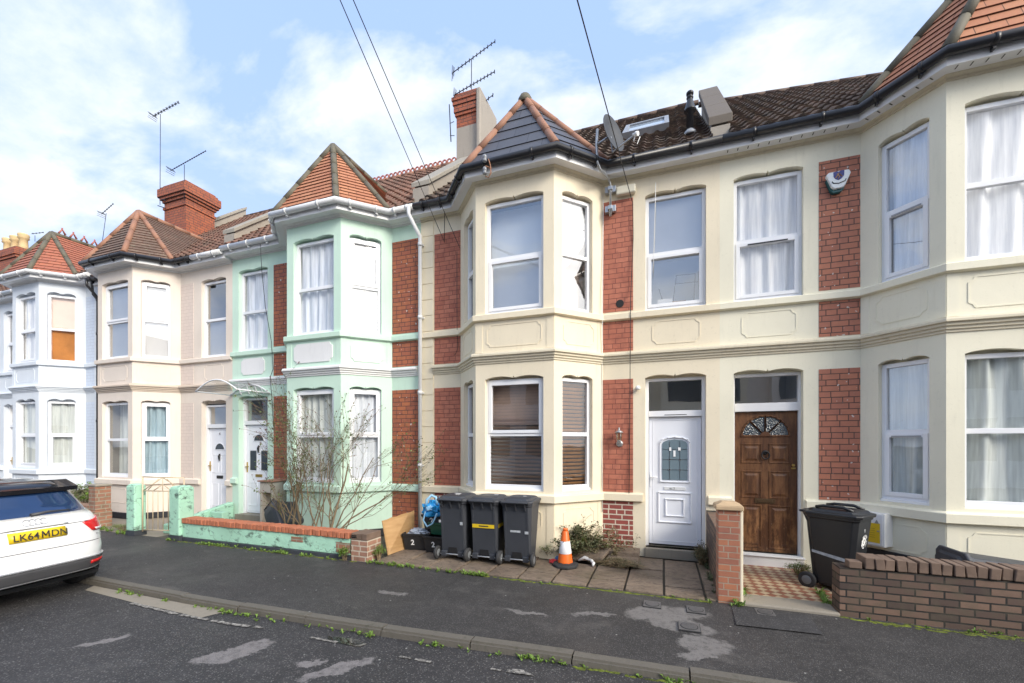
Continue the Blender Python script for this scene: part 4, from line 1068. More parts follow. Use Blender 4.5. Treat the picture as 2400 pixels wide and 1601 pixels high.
# buff slabs in front of the middle house
q = MB(); rng = random.Random(11); xs = [-4.02]
while xs[-1] < .5: xs.append(xs[-1]+.4475)
ys = [5.19, 5.50, 6.12, 6.74]
for i in range(len(xs)-1):
    for j in range(3):
        a, b = xs[i]+.013, xs[i+1]-.013; c, d = ys[j]+.011, ys[j+1]-.011
        if b > .62: b = .60
        if -1.75 < (a+b)/2 < -.30 and j == 2: continue
        t0 = -.128+rng.uniform(-.006, .006); g = [rng.uniform(-.004, .004) for _ in range(4)]
        if (a+b)/2 < -1.6: c = c-0 if j else c
        q.hexa([(a,c,-.22),(b,c,-.22),(b,d,-.22),(a,d,-.22),(a,c,t0+g[0]),(b,c,t0+g[1]),(b,d,t0+g[2]),(a,d,t0+g[3])])
o = struct('front_paving', q, M['slab'], bevel=.008)
# doorstep of the white door, tiled path of the brown door
q = MB(); q.box(-.27, .60, 6.84, 7.09, -.15, .0); struct('doorstep', q, M['concrete'], bevel=.01)
q = MB(); q.box(.965, 1.84, 6.86, 7.08, -.15, .0); q.box(.95, 1.85, 6.84, 7.0, .001, .022); struct('doorstep', q, M['white_render'], bevel=.008)
def checker():
    t = NT('red_and_buff_diamond_tiles')
    c = t.new('ShaderNodeTexChecker'); c.inputs['Scale'].default_value = 1
    vv = t.mapp((11.4, 11.4, 0), rot=(0, 0, math.pi/4)); t.L(vv, c.inputs['Vector'])
    c.inputs['Color1'].default_value = (.60,.46,.29,1); c.inputs['Color2'].default_value = (.33,.125,.07,1)
    b = t.new('ShaderNodeTexBrick', offset=0); t.L(vv, b.inputs['Vector']); b.inputs['Scale'].default_value = 1; b.inputs['Brick Width'].default_value = 1; b.inputs['Row Height'].default_value = 1; b.inputs['Mortar Size'].default_value = .025
    col = t.mix(b.outputs['Fac'], c.outputs['Color'], (.16,.13,.10))
    d = t.noise(2.5, 6); col = t.mix(t.math('MULTIPLY', t.ramp(d, [(.55, 0.), (.72, 1.)]), .5), col, (.13,.10,.05))
    col = t.mix(t.math('MULTIPLY', t.noise(18, 4), .3), col, (.2,.12,.08))
    t.bump(b.outputs['Fac'], -.4, .003); return t.set(col, .5)
M['checker'] = checker()
q = MB(); q.box(.80, 1.86, 5.50, 6.86, -.2, -.132); struct('tiled_path', q, M['checker'])
q = MB(); q.box(.78, 1.70, 5.17, 5.50, -.3, -.118); struct('path_kerb', q, M['concrete'], bevel=.015)

# ------------------------------------------------------------- opposite terrace (seen only in the window panes)
def far_house(x0, col):
    h = thing('opposite_house', (x0, -9.5, -.16), 'house on the far side of the street, behind the camera', 'house', 'houses across the street')
    q = MB(); q.box(x0, x0+4.95, -18, -9.5, -.16, 5.8); q.box(x0+.9, x0+3.4, -9.5, -8.8, -.16, 5.8); q.build('wall', col, h)
    q = MB(); q.prism([(-9.1, 5.8), (-18.3, 5.8), (-13.8, 8.9)], lambda a, b: (x0, a, b), lambda a, b: (x0+4.95, a, b)); q.build('roof', M['tile_brown'], h)
    q = MB()
    for a, b in ((x0+1.2, x0+3.1), (x0+3.8, x0+4.6)):
        for c, d in ((.9, 2.6), (3.7, 5.3)):
            y = -8.79 if b < x0+3.5 else -9.49; q.box(a, b, y, y+.01, c, d)
    q.build('window', M['glass_dark_solid'] if 'glass_dark_solid' in M else M.setdefault('glass_dark_solid', plain('dark_far_glass', (.05,.06,.07), .05)), h)
for i in range(-6, 8): far_house(i*4.95-1, M[('cream', 'pink', 'blue', 'cream_pale')[i % 4]])

# ------------------------------------------------------------- light, sky, camera
SUN_AZ = (.88, -.475); EL = R(30)
sv = Vector((SUN_AZ[0]*math.cos(EL), SUN_AZ[1]*math.cos(EL), math.sin(EL))).normalized()
sl = bpy.data.lights.new('sun', 'SUN'); sl.energy = 1.4; sl.angle = R(20); sl.color = (1, .92, .80)
so = bpy.data.objects.new('sun', sl); COL.objects.link(so); so.rotation_euler = (-sv).to_track_quat('-Z', 'Y').to_euler(); so.location = (8, -10, 15)
W = bpy.data.worlds.new('World'); SC.world = W; W.use_nodes = True
nt = W.node_tree; bg = nt.nodes['Background']; L = nt.links.new
sky = nt.nodes.new('ShaderNodeTexSky'); sky.sky_type = 'NISHITA'; sky.sun_disc = False; sky.sun_elevation = EL
sky.sun_rotation = math.atan2(SUN_AZ[0], SUN_AZ[1]); sky.air_density = 1.0; sky.dust_density = .6; sky.ozone_density = 1.6; sky.altitude = 50
def wn(t, **k):
    n = nt.nodes.new(t)
    for a, b in k.items(): setattr(n, a, b)
    return n
def wm(op, a, b=0):
    n = wn('ShaderNodeMath', operation=op)
    for i, v in ((0, a), (1, b)):
        if isinstance(v, (int, float)): n.inputs[i].default_value = v
        else: L(v, n.inputs[i])
    return n.outputs[0]
tc = wn('ShaderNodeTexCoord'); sep = wn('ShaderNodeSeparateXYZ'); L(tc.outputs['Generated'], sep.inputs[0])
den = wm('ADD', wm('MAXIMUM', sep.outputs[2], 0.0), .22)
cmb = wn('ShaderNodeCombineXYZ'); L(wm('DIVIDE', sep.outputs[0], den), cmb.inputs[0]); L(wm('DIVIDE', sep.outputs[1], den), cmb.inputs[1])
def wnoise(s, d, r, loc, dist=0):
    mp = wn('ShaderNodeMapping'); mp.inputs['Location'].default_value = loc; mp.inputs['Scale'].default_value = (1, 1.25, 1); L(cmb.outputs[0], mp.inputs[0])
    n = wn('ShaderNodeTexNoise'); n.inputs['Scale'].default_value = s; n.inputs['Detail'].default_value = d; n.inputs['Roughness'].default_value = r; n.inputs['Distortion'].default_value = dist
    L(mp.outputs[0], n.inputs['Vector']); return n.outputs['Fac']
def wramp(f, p):
    n = wn('ShaderNodeValToRGB'); e = n.color_ramp.elements
    while len(e) < len(p): e.new(.5)
    for k, (a, c) in enumerate(p): e[k].position = a; e[k].color = (c, c, c, 1)
    L(f, n.inputs[0]); return n.outputs[0]
CLOC = (13.7, 2.2, 0)
c1_ = wramp(wnoise(1.6, 10, .55, CLOC, .3), [(.455, 0.), (.545, 1.)])
c2_ = wramp(wnoise(3.2, 8, .62, (1.7, .3, 4)), [(.36, .35), (.58, 1.)])
cl = wm("MULTIPLY", wm("MULTIPLY", c1_, c2_), wramp(sep.outputs[2], [(.12, .35), (.32, .95)]))
hz = wramp(sep.outputs[2], [(.0, .95), (.25, .45), (.55, .12), (.9, .0)])     # whitening of the air near the horizon
def wmix(f, a, b):
    n = wn('ShaderNodeMix', data_type='RGBA')
    for i, v in ((0, f), (6, a), (7, b)):
        if isinstance(v, (int, float)): n.inputs[i].default_value = v
        elif isinstance(v, tuple): n.inputs[i].default_value = (*v, 1)
        else: L(v, n.inputs[i])
    return n.outputs[2]
SKYK = 1.0
base = wmix(.88, sky.outputs[0], (2.45, 3.55, 5.9))
base = wmix(hz, base, (3.9, 4.6, 5.9))
base = wmix(cl, base, (5.15, 5.45, 5.85))
# thin bright cloud round the sun
dp = wn('ShaderNodeVectorMath', operation='DOT_PRODUCT'); nv = wn('ShaderNodeVectorMath', operation='NORMALIZE'); L(tc.outputs['Generated'], nv.inputs[0]); L(nv.outputs[0], dp.inputs[0]); dp.inputs[1].default_value = sv
gl_ = wramp(dp.outputs['Value'], [(.70, 0.), (.90, .5), (1., 1.)])
base = wmix(gl_, base, (20, 19.5, 18.5))
L(base, bg.inputs[0]); bg.inputs[1].default_value = .10
cam = bpy.data.cameras.new('camera'); co = bpy.data.objects.new('camera', cam); COL.objects.link(co); SC.camera = co
co.location = (0, 0, ZC); co.rotation_euler = (R(90), 0, TH)
cam.sensor_width = 36; cam.lens = FPX*36/2400; cam.shift_y = (YH-800.5)/2400; cam.clip_end = 1500; cam.clip_start = .05
SC.view_settings.view_transform = 'Standard'; SC.view_settings.look = 'None'; SC.view_settings.exposure = 1.05; SC.view_settings.gamma = 1
SC.cycles.max_bounces = 8; SC.cycles.transparent_max_bounces = 12
# ------------------------------------------------------------- walls, piers, gate
M['wall_brown'] = brickmat('brown_multi_brick', (.065,.043,.036), (.22,.135,.095), (.014,.013,.012), squash=1, bw=.222, bh=.0715, ms=.008, stain=.7, stainc=(.09,.075,.05), bump=1.0, freq=2, off=(.02,.02,0))
M['cope_brown'] = plain('brown_coping_brick', (.17,.115,.085), .85, var=.6, scale=6, bump=.8)
M['cope_orange'] = plain('orange_coping_brick', (.42,.15,.08), .85, var=.45, scale=7, bump=.8)
M['pier_brick'] = brickmat('brown_brick_pale_joints', (.30,.16,.11), (.36,.19,.13), (.50,.42,.33), bw=.225, bh=.078, ms=.011, stain=.35, bump=.8)
M['pillar_brick'] = brickmat('orange_pillar_brick', (.41,.16,.085), (.28,.11,.08), (.36,.28,.21), bw=.215, bh=.069, ms=.006, stain=.15, bump=.9, off=(-.03,.0,0))
M['old_brick'] = brickmat('old_mixed_brick', (.34,.15,.09), (.26,.14,.10), (.33,.28,.21), bw=.225, bh=.08, ms=.011, stain=.6, stainc=(.12,.12,.07), bump=1)
def mintwall():
    t = NT('stained_mint_wall_paint'); c = (.40,.68,.52)
    a = t.noise(1.5, 5); col = t.mix(t.ramp(a, [(.3, 0.), (.7, 1.)]), sc(c, .85), sc(c, 1.12))
    cr = t.new('ShaderNodeTexVoronoi', feature='DISTANCE_TO_EDGE'); cr.inputs['Scale'].default_value = 2.2; 
    dn = t.new('ShaderNodeVectorMath', operation='ADD'); nn = t.new('ShaderNodeTexNoise'); nn.inputs['Scale'].default_value = 5; t.L(t.world(), nn.inputs['Vector'])
    scv = t.new('ShaderNodeVectorMath', operation='SCALE'); scv.inputs['Scale'].default_value = .35; t.L(nn.outputs['Color'], scv.inputs[0]); t.L(t.world(), dn.inputs[0]); t.L(scv.outputs[0], dn.inputs[1]); t.L(dn.outputs[0], cr.inputs['Vector'])
    crack = t.math('MULTIPLY', t.ramp(cr.outputs['Distance'], [(.0, 1.), (.012, 0.)]), t.ramp(t.noise(1.1, 3), [(.45, 0.), (.6, 1.)]))
    st = t.noise(3.4, 7, t.mapp((1.2, 1.2, 2.0)), .7)
    col = t.mix(t.math('MULTIPLY', t.ramp(st, [(.54, 0.), (.64, 1.)]), .85), col, (.045,.06,.05))
    col = t.mix(t.math('MULTIPLY', crack, .8), col, (.05,.06,.05))
    t.bump(t.math('ADD', t.noise(9, 5), t.math('MULTIPLY', t.noise(50, 3), .4)), .8, .012); return t.set(col, .8)
M['mint_wall'] = mintwall()
M['blue_black'] = plain('blue_black_kick_paint', (.045,.05,.06), .6, var=.5, bump=.6)
def cope(mb, x0, x1, y0, y1, z0, z1, w, gap, rng, jit=.006):
    x = x0
    while x+w <= x1+.001:
        j = [rng.uniform(-jit, jit) for _ in range(6)]; a, b = x+gap/2, x+w-gap/2
        mb.hexa([(a+j[4],y0+j[0],z0),(b+j[4],y0+j[0],z0),(b+j[4],y1,z0),(a+j[4],y1,z0),(a+j[5],y0+j[0],z1+j[1]),(b+j[5],y0+j[0],z1+j[2]),(b+j[5],y1,z1+j[2]*.5),(a+j[5],y1,z1+j[1]*.5)])
        x += w
rng = random.Random(5)
# brown wall on the right
t_ = thing('garden_wall', (1.70, 5.2, -.15), 'brown brick front wall with a row of bricks on edge, before the right-hand bay', 'wall')
q = MB(); q.box(1.70, 4.6, 5.20, 5.41, -.2, .345); q.build('brickwork', M['wall_brown'], t_)
q = MB(); cope(q, 1.90, 4.6, 5.185, 5.42, .353, .462, .0865, .012, rng, .008); q.box(1.775, 1.885, 5.19, 5.30, .35, .42); q.build('coping', M['cope_brown'], t_, bevel=.006)
# mint wall, its coping, gateposts and gate
t_ = thing('garden_wall', (-8.2, 5.2, -.15), 'low mint green painted front wall topped with orange bricks on edge', 'wall')
q = MB(); q.box(-8.2, -4.46, 5.19, 5.40, -.086, .165); q.build('painted_wall', M['mint_wall'], t_, bevel=.012)
q = MB(); q.box(-8.2, -4.42, 5.180, 5.41, -.2, -.088); q.build('kick_band', M['blue_black'], t_, bevel=.01)
q = MB(); cope(q, -8.2, -4.44, 5.165, 5.40, .17, .262, .0795, .015, rng, .009); q.build('coping', M['cope_orange'], t_, bevel=.006)
q = MB(); q.box(-5.62, -5.38, 5.184, 5.20, .04, .12); q.box(-4.72, -4.46, 5.184, 5.2, -.05, .10); q.build('bare_brick', M['old_brick'], t_)
t_ = thing('brick_pier', (-4.28, 5.3, -.15), 'short brown brick pier with pale joints ending the mint green wall', 'pier')
q = MB(); q.box(-4.425, -4.13, 5.17, 5.50, -.16, .16); q.build('brickwork', M['pier_brick'], t_, bevel=.005)
q = MB(); cope(q, -4.425, -4.12, 5.17, 5.50, .165, .262, .098, .008, rng); q.build('coping', M['cope_brown'], t_, bevel=.006)
q = MB()
for i in range(5):
    for j in range(2): q.box(-4.405+i*.017, -4.396+i*.017, 5.160, 5.172, .195+j*.025, .21+j*.025)
q.build('brick_holes', M['black_iron'], t_)
q = MB(); q.box(-4.43, -4.12, 5.16, 5.51, -.2, -.155); q.build('kick_band', M['blue_black'], t_)
for nm, x0, x1, y1, lb in (('l', -9.70, -9.45, 5.33, 'mint green gatepost left of the rusty gate'), ('r', -8.47, -8.20, 5.40, 'mint green gatepost joining the low orange-topped wall')):
    t_ = thing('gatepost', ((x0+x1)/2, 5.2, -.15), lb, 'gatepost', 'mint green gateposts')
    q = MB(); q.box(x0, x1, 5.13, y1, -.06, .80); q.frustum(x0, x1, 5.13, y1, .801, x0+.04, x1-.04, 5.18, y1-.05, .835); q.build('post', M['mint_wall'], t_, bevel=.02)
    q = MB(); q.box(x0-.004, x1+.004, 5.126, y1+.004, -.2, -.061); q.build('kick_band', M['blue_black'], t_)
M['rusty_cream'] = painted('rusty_cream_metal', (.62,.50,.34), dirt=2.5, dirtc=(.22,.08,.03), rough=.6)
t_ = thing('garden_gate', (-9.43, 5.24, -.1), 'rusty cream wrought iron garden gate with a diamond top', 'gate')
ga = R(13)
def gp(u, z): return (-9.43+u*math.cos(ga), 5.24+u*math.sin(ga), z)
q = MB()
for u in (.02, .90): q.tube([gp(u, -.08), gp(u, .98 if u < .5 else .93)], .013, 8)
for z in (.97, .70, -.05): q.tube([gp(.02, z), gp(.90, z-.015 if z > .9 else z)], .011, 8)
q.build('gate_frame', M['rusty_cream'], t_)
q = MB()
for k in range(1, 8): q.tube([gp(.02+.11*k, -.05), gp(.02+.11*k, .70)], .008, 6)
for a, b in (((.06,.72),(.45,.96)), ((.45,.96),(.86,.72)), ((.25,.70),(.45,.83)), ((.45,.83),(.65,.70)), ((.45,.70),(.45,.97)), ((.14,.72),(.36,.93)), ((.76,.72),(.54,.93))): q.tube([gp(*a), gp(*b)], .008, 6)
q.build('gate_bars', M['rusty_cream'], t_)
# low wall between the two left doors, threshold strip

q = MB(); q.hexa([(-9.26,5.5,-.16),(-9.11,5.5,-.16),(-9.11,6.85,-.16),(-9.26,6.85,-.16),(-9.26,5.5,.02),(-9.11,5.5,.02),(-9.11,6.85,.29),(-9.26,6.85,.29)]); q.box(-9.10, -8.72, 6.30, 6.45, -.16, .16)
tag(q.build('dividing_wall', M['mint_wall'], bevel=.02), 'crumbling low mint wall between the pink and green front doors', 'wall')
q = MB(); q.box(-9.07, -8.1, 6.84, 7.08, -.15, .02); struct('doorstep', q, M['concrete'])
q = MB(); q.box(-10.28, -9.4, 6.84, 7.08, -.15, .0); struct('doorstep', q, M['concrete'])
# old brick pier and wall before the pink house
t_ = thing('brick_pier', (-11.2, 5.45, -.15), 'tall weathered mixed brick pier beyond the white car', 'pier')
q = MB(); q.box(-11.36, -11.08, 5.32, 5.62, -.2, .20); q.box(-11.34, -11.10, 5.34, 5.61, .20, .70); q.build('brickwork', M['old_brick'], t_, bevel=.012)
q = MB(); q.box(-11.37, -11.08, 5.33, 5.62, .705, .755); q.build('cap', M['stone'], t_, bevel=.015)
q = MB(); q.box(-16.5, -11.37, 5.36, 5.58, -.2, .30); tag(q.build('garden_wall', M['old_brick'], bevel=.01), 'low old brick wall running behind the white car', 'wall')
q = MB(); q.box(-14.2, -13.98, 5.6, 6.88, -.2, .42); tag(q.build('dividing_wall', M['stone'], bevel=.02), 'low grey wall between the pale blue and pink houses', 'wall')
# orange pillar with stone cap and the wall behind it
t_ = thing('brick_pillar', (.69, 5.29, -.15), 'orange brick gate pillar with a buff stone cap between the two front paths', 'pillar')
q = MB(); q.box(.575, .79, 5.185, 5.40, -.16, .875); q.build('brickwork', M['pillar_brick'], t_, bevel=.004)
q = MB(); q.box(.545, .825, 5.155, 5.43, .877, .925); q.frustum(.545, .825, 5.155, 5.43, .9255, .62, .75, 5.23, 5.355, .965); q.build('cap', plain('buff_cap_stone', (.50,.36,.22), .8, var=.25, bump=.5), t_, bevel=.01)
q = MB(); q.box(.792, .822, 5.19, 5.42, -.15, .875); q.build('render_edge', M['cream'], t_, bevel=.006)
q = MB(); q.hexa([(.60,5.402,-.16),(.74,5.402,-.16),(.74,6.88,-.16),(.60,6.88,-.16),(.60,5.402,.58),(.74,5.402,.58),(.74,6.88,.62),(.60,6.88,.62)])
q.hexa([(.745,5.422,-.16),(.80,5.422,-.16),(.80,6.88,-.16),(.745,6.88,-.16),(.745,5.422,.57),(.80,5.422,.57),(.80,6.88,.61),(.745,6.88,.61)])
tag(q.build('party_wall', M['wall_brown'], bevel=.005), 'low dark brick wall running back from the orange pillar to the houses', 'wall')

# ------------------------------------------------------------- wheelie bins
M['bin_grey'] = plain('dark_grey_bin_plastic', (.042,.046,.056), .5, var=.22, scale=4, bump=.15)
M['bin_black'] = plain('black_bin_plastic', (.018,.019,.022), .38, var=.3, scale=4, bump=.1)
M['bin_in'] = plain('bin_inside_plastic', (.012,.012,.014), .7)
M['tyre'] = plain('black_rubber', (.03,.03,.032), .75, var=.2, bump=.3)
M['hub'] = plain('grey_hub_plastic', (.16,.17,.18), .5)
M['steel'] = plain('galvanised_steel', (.45,.46,.47), .35, .7, var=.15)
M['tape_y'] = plain('yellow_tape', (.72,.50,.02), .5, var=.08)
M['tape_g'] = plain('torn_grey_tape', (.42,.45,.48), .6, var=.5, scale=30)
M['label_w'] = plain('white_sticker', (.80,.80,.79), .5, var=.06)
def make_bin(name, loc, rz, label, body, group=None, rot=None, lid_open=0, H=.90):
    t = thing(name, loc, label, 'wheelie bin', group, rz)
    if rot: t.rotation_euler = rot
    q = MB(True)
    def ring(w, y0, y1, z, c=.045): return [(-w+c,y0,z),(w-c,y0,z),(w,y0+c,z),(w,y1-c,z),(w-c,y1,z),(-w+c,y1,z),(-w,y1-c,z),(-w,y0+c,z)]
    lv = [ring(.165,-.17,.15,.055,.04), ring(.185,-.20,.18,.09), ring(.222,-.265,.262,H-.06), ring(.235,-.28,.275,H-.055), ring(.238,-.285,.28,H)]
    inn = [ring(.222,-.268,.264,H), ring(.172,-.18,.16,.12)]
    allr = lv+inn; base = []
    for r in allr: base.append(len(q.v)); q.v += r
    for a in range(len(allr)-1):
        for j in range(8): q.idx((base[a]+j, base[a]+(j+1)%8, base[a+1]+(j+1)%8, base[a+1]+j))
    q.idx([base[0]+j for j in range(8)][::-1]); q.idx([base[-1]+j for j in range(8)])
    bo = q.build('body', M[body], t, bevel=.008)
    # ribs on the wheel side, recess above the axle
    q = MB(True)
    for x in (-.165, .165): q.hexa([(x-.016,-.200,.12),(x+.016,-.200,.12),(x+.016,-.15,.12),(x-.016,-.15,.12),(x-.016,-.272,H-.08),(x+.016,-.272,H-.08),(x+.016,-.20,H-.08),(x-.016,-.20,H-.08)])
    for x in (-.14, 0, .14): q.hexa([(x-.007,-.283,H-.12),(x+.007,-.283,H-.12),(x+.007,-.23,H-.12),(x-.007,-.23,H-.12),(x-.007,-.335,H-.005),(x+.007,-.335,H-.005),(x+.007,-.27,H-.005),(x-.007,-.27,H-.005)])
    q.build('ribs', M[body], bo, bevel=.004)
    q = MB(True); q.hexa([(-.08,-.205,.07),(.08,-.205,.07),(.08,-.17,.07),(-.08,-.17,.07),(-.065,-.222,.185),(.065,-.222,.185),(.065,-.18,.185),(-.065,-.18,.185)]); q.build('axle_recess', M['bin_in'], bo)
    q = MB(True)
    for x in (-.135, .135): q.box(x-.045, x+.045, -.245, -.16, .05, .13)
    q.build('axle_block', M[body], bo, bevel=.01)
    for x in (-.115, .115):
        q = MB(True)
        for z in (.30, .34): q.hexa([(-.11,-.2255,z),(.11,-.2255,z),(.11,-.222,z),(-.11,-.222,z),(-.11,-.2268,z+.006),(.11,-.2268,z+.006),(.11,-.222,z+.006),(-.11,-.222,z+.006)])
    q = MB(True); q.tube([(-.24,-.235,.085),(.24,-.235,.085)], .010, 8); q.build('axle', M['steel'], t)
    for x in (-.242, .242):
        X = Matrix.Translation((x, -.235, .098)) @ Matrix.Rotation(R(90), 4, 'Y')
        q = MB(True); q.lathe([(.05,-.02),(.085,-.024),(.096,-.016),(.098,0),(.096,.016),(.085,.024),(.05,.02)], (0,0,0), 24, X); w = q.build('wheel', M['tyre'], t)
        q = MB(True); q.lathe([(.018,-.026),(.05,-.022),(.058,-.018),(.058,.018),(.05,.022),(.018,.026)], (0,0,0), 20, X); q.build('hub', M['hub'], w)
    # lid, hinged over the wheel side
    q = MB(True); L0 = H+.004
    def lring(w, y0, y1, z, c=.05): return [(-w+c,y0,z),(w-c,y0,z),(w,y0+c,z),(w,y1-c,z),(w-c,y1,z),(-w+c,y1,z),(-w,y1-c,z),(-w,y0+c,z)]
    rs = [lring(.242,-.30,.30,L0-.03), lring(.245,-.305,.305,L0), lring(.240,-.30,.30,L0+.012), lring(.205,-.26,.265,L0+.018), lring(.190,-.24,.24,L0+.045), lring(.12,-.16,.16,L0+.058)]
    base = []
    for r in rs: base.append(len(q.v)); q.v += r
    for a in range(len(rs)-1):
        for j in range(8): q.idx((base[a]+j, base[a]+(j+1)%8, base[a+1]+(j+1)%8, base[a+1]+j))
    q.idx([base[-1]+j for j in range(8)]); q.idx([base[0]+j for j in range(8)][::-1])
    lid = q.build('lid', M[body], t, bevel=.006)
    if lid_open:
        h = Vector((0, -.32, L0)); lid.matrix_local = Matrix.Translation(h) @ Matrix.Rotation(lid_open, 4, 'X') @ Matrix.Translation(-h)
    q = MB(True); q.tube([(-.19,-.335,L0),(.19,-.335,L0)], .014, 10)
    for x in (-.19, -.06, .06, .19): q.box(x-.012, x+.012, -.34, -.28, L0-.012, L0+.012)
    q.build('handle', M[body], t, bevel=.003)
    return t, bo, lid
G3 = 'grey wheelie bins standing in a row'
bins = []
for i, (x, y, rz, lb) in enumerate(((-2.97, 5.86, .03, 'grey wheelie bin nearest the blue bag, leftmost of the row of three'), (-2.47, 5.89, .02, 'middle grey wheelie bin of the row, with a yellow tape band round it'), (-1.975, 5.91, .04, 'grey wheelie bin of the row nearest the traffic cone, with torn tape'))):
    bins.append(make_bin('wheelie_bin', (x, y, -.125), rz, lb, 'bin_grey', G3))
def onbin(bo, name, mat, x0, x1, z0, z1, side='rear', e=.002, H=.90):
    """sticker lying on the tapered rear or right face"""
    q = MB(True)
    def yr(z): return -.20-(.065)*(z-.09)/(H-.15)-e
    def xr(z): return .185+(.037)*(z-.09)/(H-.15)+e
    if side == 'rear': q.face([(x0,yr(z0),z0),(x1,yr(z0),z0),(x1,yr(z1),z1),(x0,yr(z1),z1)])
    elif side == 'front': q.face([(x1,-yr(z0)-.02+.004,z0),(x0,-yr(z0)-.02+.004,z0),(x0,-yr(z1)-.02+.019,z1),(x1,-yr(z1)-.02+.019,z1)])
    else: q.face([(xr(z0),x0,z0),(xr(z0),x1,z0),(xr(z1),x1,z1),(xr(z1),x0,z1)])
    return q.build(name, M[mat], bo)
b = bins[1][1]; onbin(b, 'tape', 'tape_y', -.172, .172, .505, .56, e=.010); onbin(b, 'tape', 'tape_y', -.18, .18, .505, .56, 'side', .003)
onbin(b, 'tape_print', 'ink', -.07, .08, .524, .541, e=.0115)
b = bins[0][1]; onbin(b, 'tape', 'tape_g', .135, .18, .53, .575, e=.012); onbin(b, 'tape', 'tape_g', -.215, -.16, .55, .59, e=.004)
b = bins[2][1]; onbin(b, 'tape', 'tape_g', -.09, .06, .47, .50, e=.003); onbin(b, 'tape', 'tape_g', .125, .18, .455, .495, e=.012)
for k, (i, x, y, s) in enumerate(((0, -.02, .02, 1), (0, .03, -.10, .7), (1, .10, .03, .6), (2, .06, .0, .5))):
    q = MB(True); q.box(x-.05*s, x+.05*s, y-.03*s, y+.03*s, .957, .9575+.0055); q.build('sticker', M['label_w'], bins[i][2])
# black bin by the brown door
bt, bb, bl = make_bin('wheelie_bin', (1.99, 6.12, -.145), R(232), 'black wheelie bin with a round white emblem beside the worn brown door', 'bin_black', H=.92)
def council(bo):
    # white roundel with a ring of lettering on the front face
    q = MB(True); n = 28; z0 = .62; cx = -.01
    def fy(z): return .18+.082*(z-.09)/.77+.006
    q.face([(cx-.052*math.cos(2*math.pi*k/n), fy(z0+.052*math.sin(2*math.pi*k/n)), z0+.052*math.sin(2*math.pi*k/n)) for k in range(n)]); d = q.build('roundel', M['label_w'], bo)
    q = MB(True); q.prism([(-.012,-.02),(.004,-.03),(.0,.0),(.014,.012),(.004,.03),(-.01,.014),(-.004,-.004)], lambda a, b: (cx-a, fy(z0+b)+.002, z0+b), lambda a, b: (cx-a, fy(z0+b)+.001, z0+b)); q.build('roundel_mark', M['ink'], d)
    s = 'BRISTOL CITY COUNCIL '
    for k, c in enumerate(s):
        if c == ' ': continue
        a = math.pi/2+.75-2*math.pi*k/len(s)          # clockwise as read from the front
        r = .060; x = cx-r*math.cos(a); z = z0+r*math.sin(a)
        o = text(c, (0, 0, 0), .030, M['label_w'], bo, name='lettering', align='CENTER', local=True, bold=.001)
        o.matrix_local = Matrix.Translation((x, fy(z)+.003, z)) @ Matrix.Rotation(R(180), 4, 'Z') @ Matrix.Rotation(R(90)+.1, 4, 'X') @ Matrix.Rotation(a-math.pi/2, 4, 'Z')
council(bb)
q = MB(True); q.box(-.018, -.008, .243+.003, .252, .73, .81); q.build('house_number', M['label_w'], bb)
onbin(bb, 'tape', 'tape_g', -.18, .17, .40, .43, 'front', .006)
q = MB(True); q.hexa([(.199,-.20,.44),(.205,-.20,.44),(.205,.18,.38),(.199,.18,.38),(.201,-.20,.47),(.207,-.20,.47),(.207,.18,.42),(.201,.18,.42)]); q.build('tape', M['tape_g'], bb)
for (x, y, w, h_) in ((-.08, -.02, .05, .09), (.05, .08, .04, .06)):
    q = MB(True); q.box(x-w, x+w, y-h_/2, y+h_/2, .977, .985); q.build('sticker', M['label_w'], bl)
q = MB(True); q.tube([(-.15,-.18,.988),(-.15,-.1,1.008),(-.15,.1,1.008),(-.15,.2,.97)], .018, 8); q.tube([(.15,-.18,.988),(.15,-.1,1.008),(.15,.1,1.008),(.15,.2,.97)], .018, 8); q.build('lid_ridge', M['bin_black'], bl)
# toppled bin behind the mint wall, and one lying behind the brown wall
tb = make_bin('wheelie_bin', (-7.15, 6.15, .12), 0, 'toppled grey wheelie bin gaping open behind the orange-topped wall', 'bin_grey', lid_open=R(97))
mz = Vector((-.22, -.96, .05)).normalized(); mr = Vector((-.62, -.2, .74)); mr = (mr-mz*mr.dot(mz)).normalized()      # local z, local -y
my = -mr; mx = my.cross(mz)
tb[0].rotation_euler = Matrix((mx, my, mz)).transposed().to_euler(); tb[0].location = Vector((-6.80, 5.90, .20))-mz*.9
tb[2].matrix_local = Matrix.Translation((0,-.32,.904)) @ Matrix.Rotation(R(-92), 4, 'X') @ Matrix.Translation((0,.32,-.904)) if False else tb[2].matrix_local
onbin(tb[1], 'sticker', 'label_w', -.10, .12, .70, .76, 'side', .003)
lb2 = make_bin('wheelie_bin', (4.0, 5.98, .13), 0, 'grey wheelie bin lying on its side behind the brown brick wall', 'bin_grey')
mz = Vector((-1, -.05, .0)).normalized(); my = Vector((0, 0, 1)); mx = my.cross(mz).normalized(); my = mz.cross(mx)
lb2[0].rotation_euler = Matrix((mx, my, mz)).transposed().to_euler(); lb2[0].location = (3.76, 5.78, .20)
q = MB(True); q.lathe([(.03,0),(.055,0),(.055,.001),(.03,.001)], (0, 0, 0), 20, Matrix.Translation((.06, .205+.006, .24)) @ Matrix.Rotation(R(-85), 4, 'X')); q.build('roundel', M['label_w'], lb2[1])

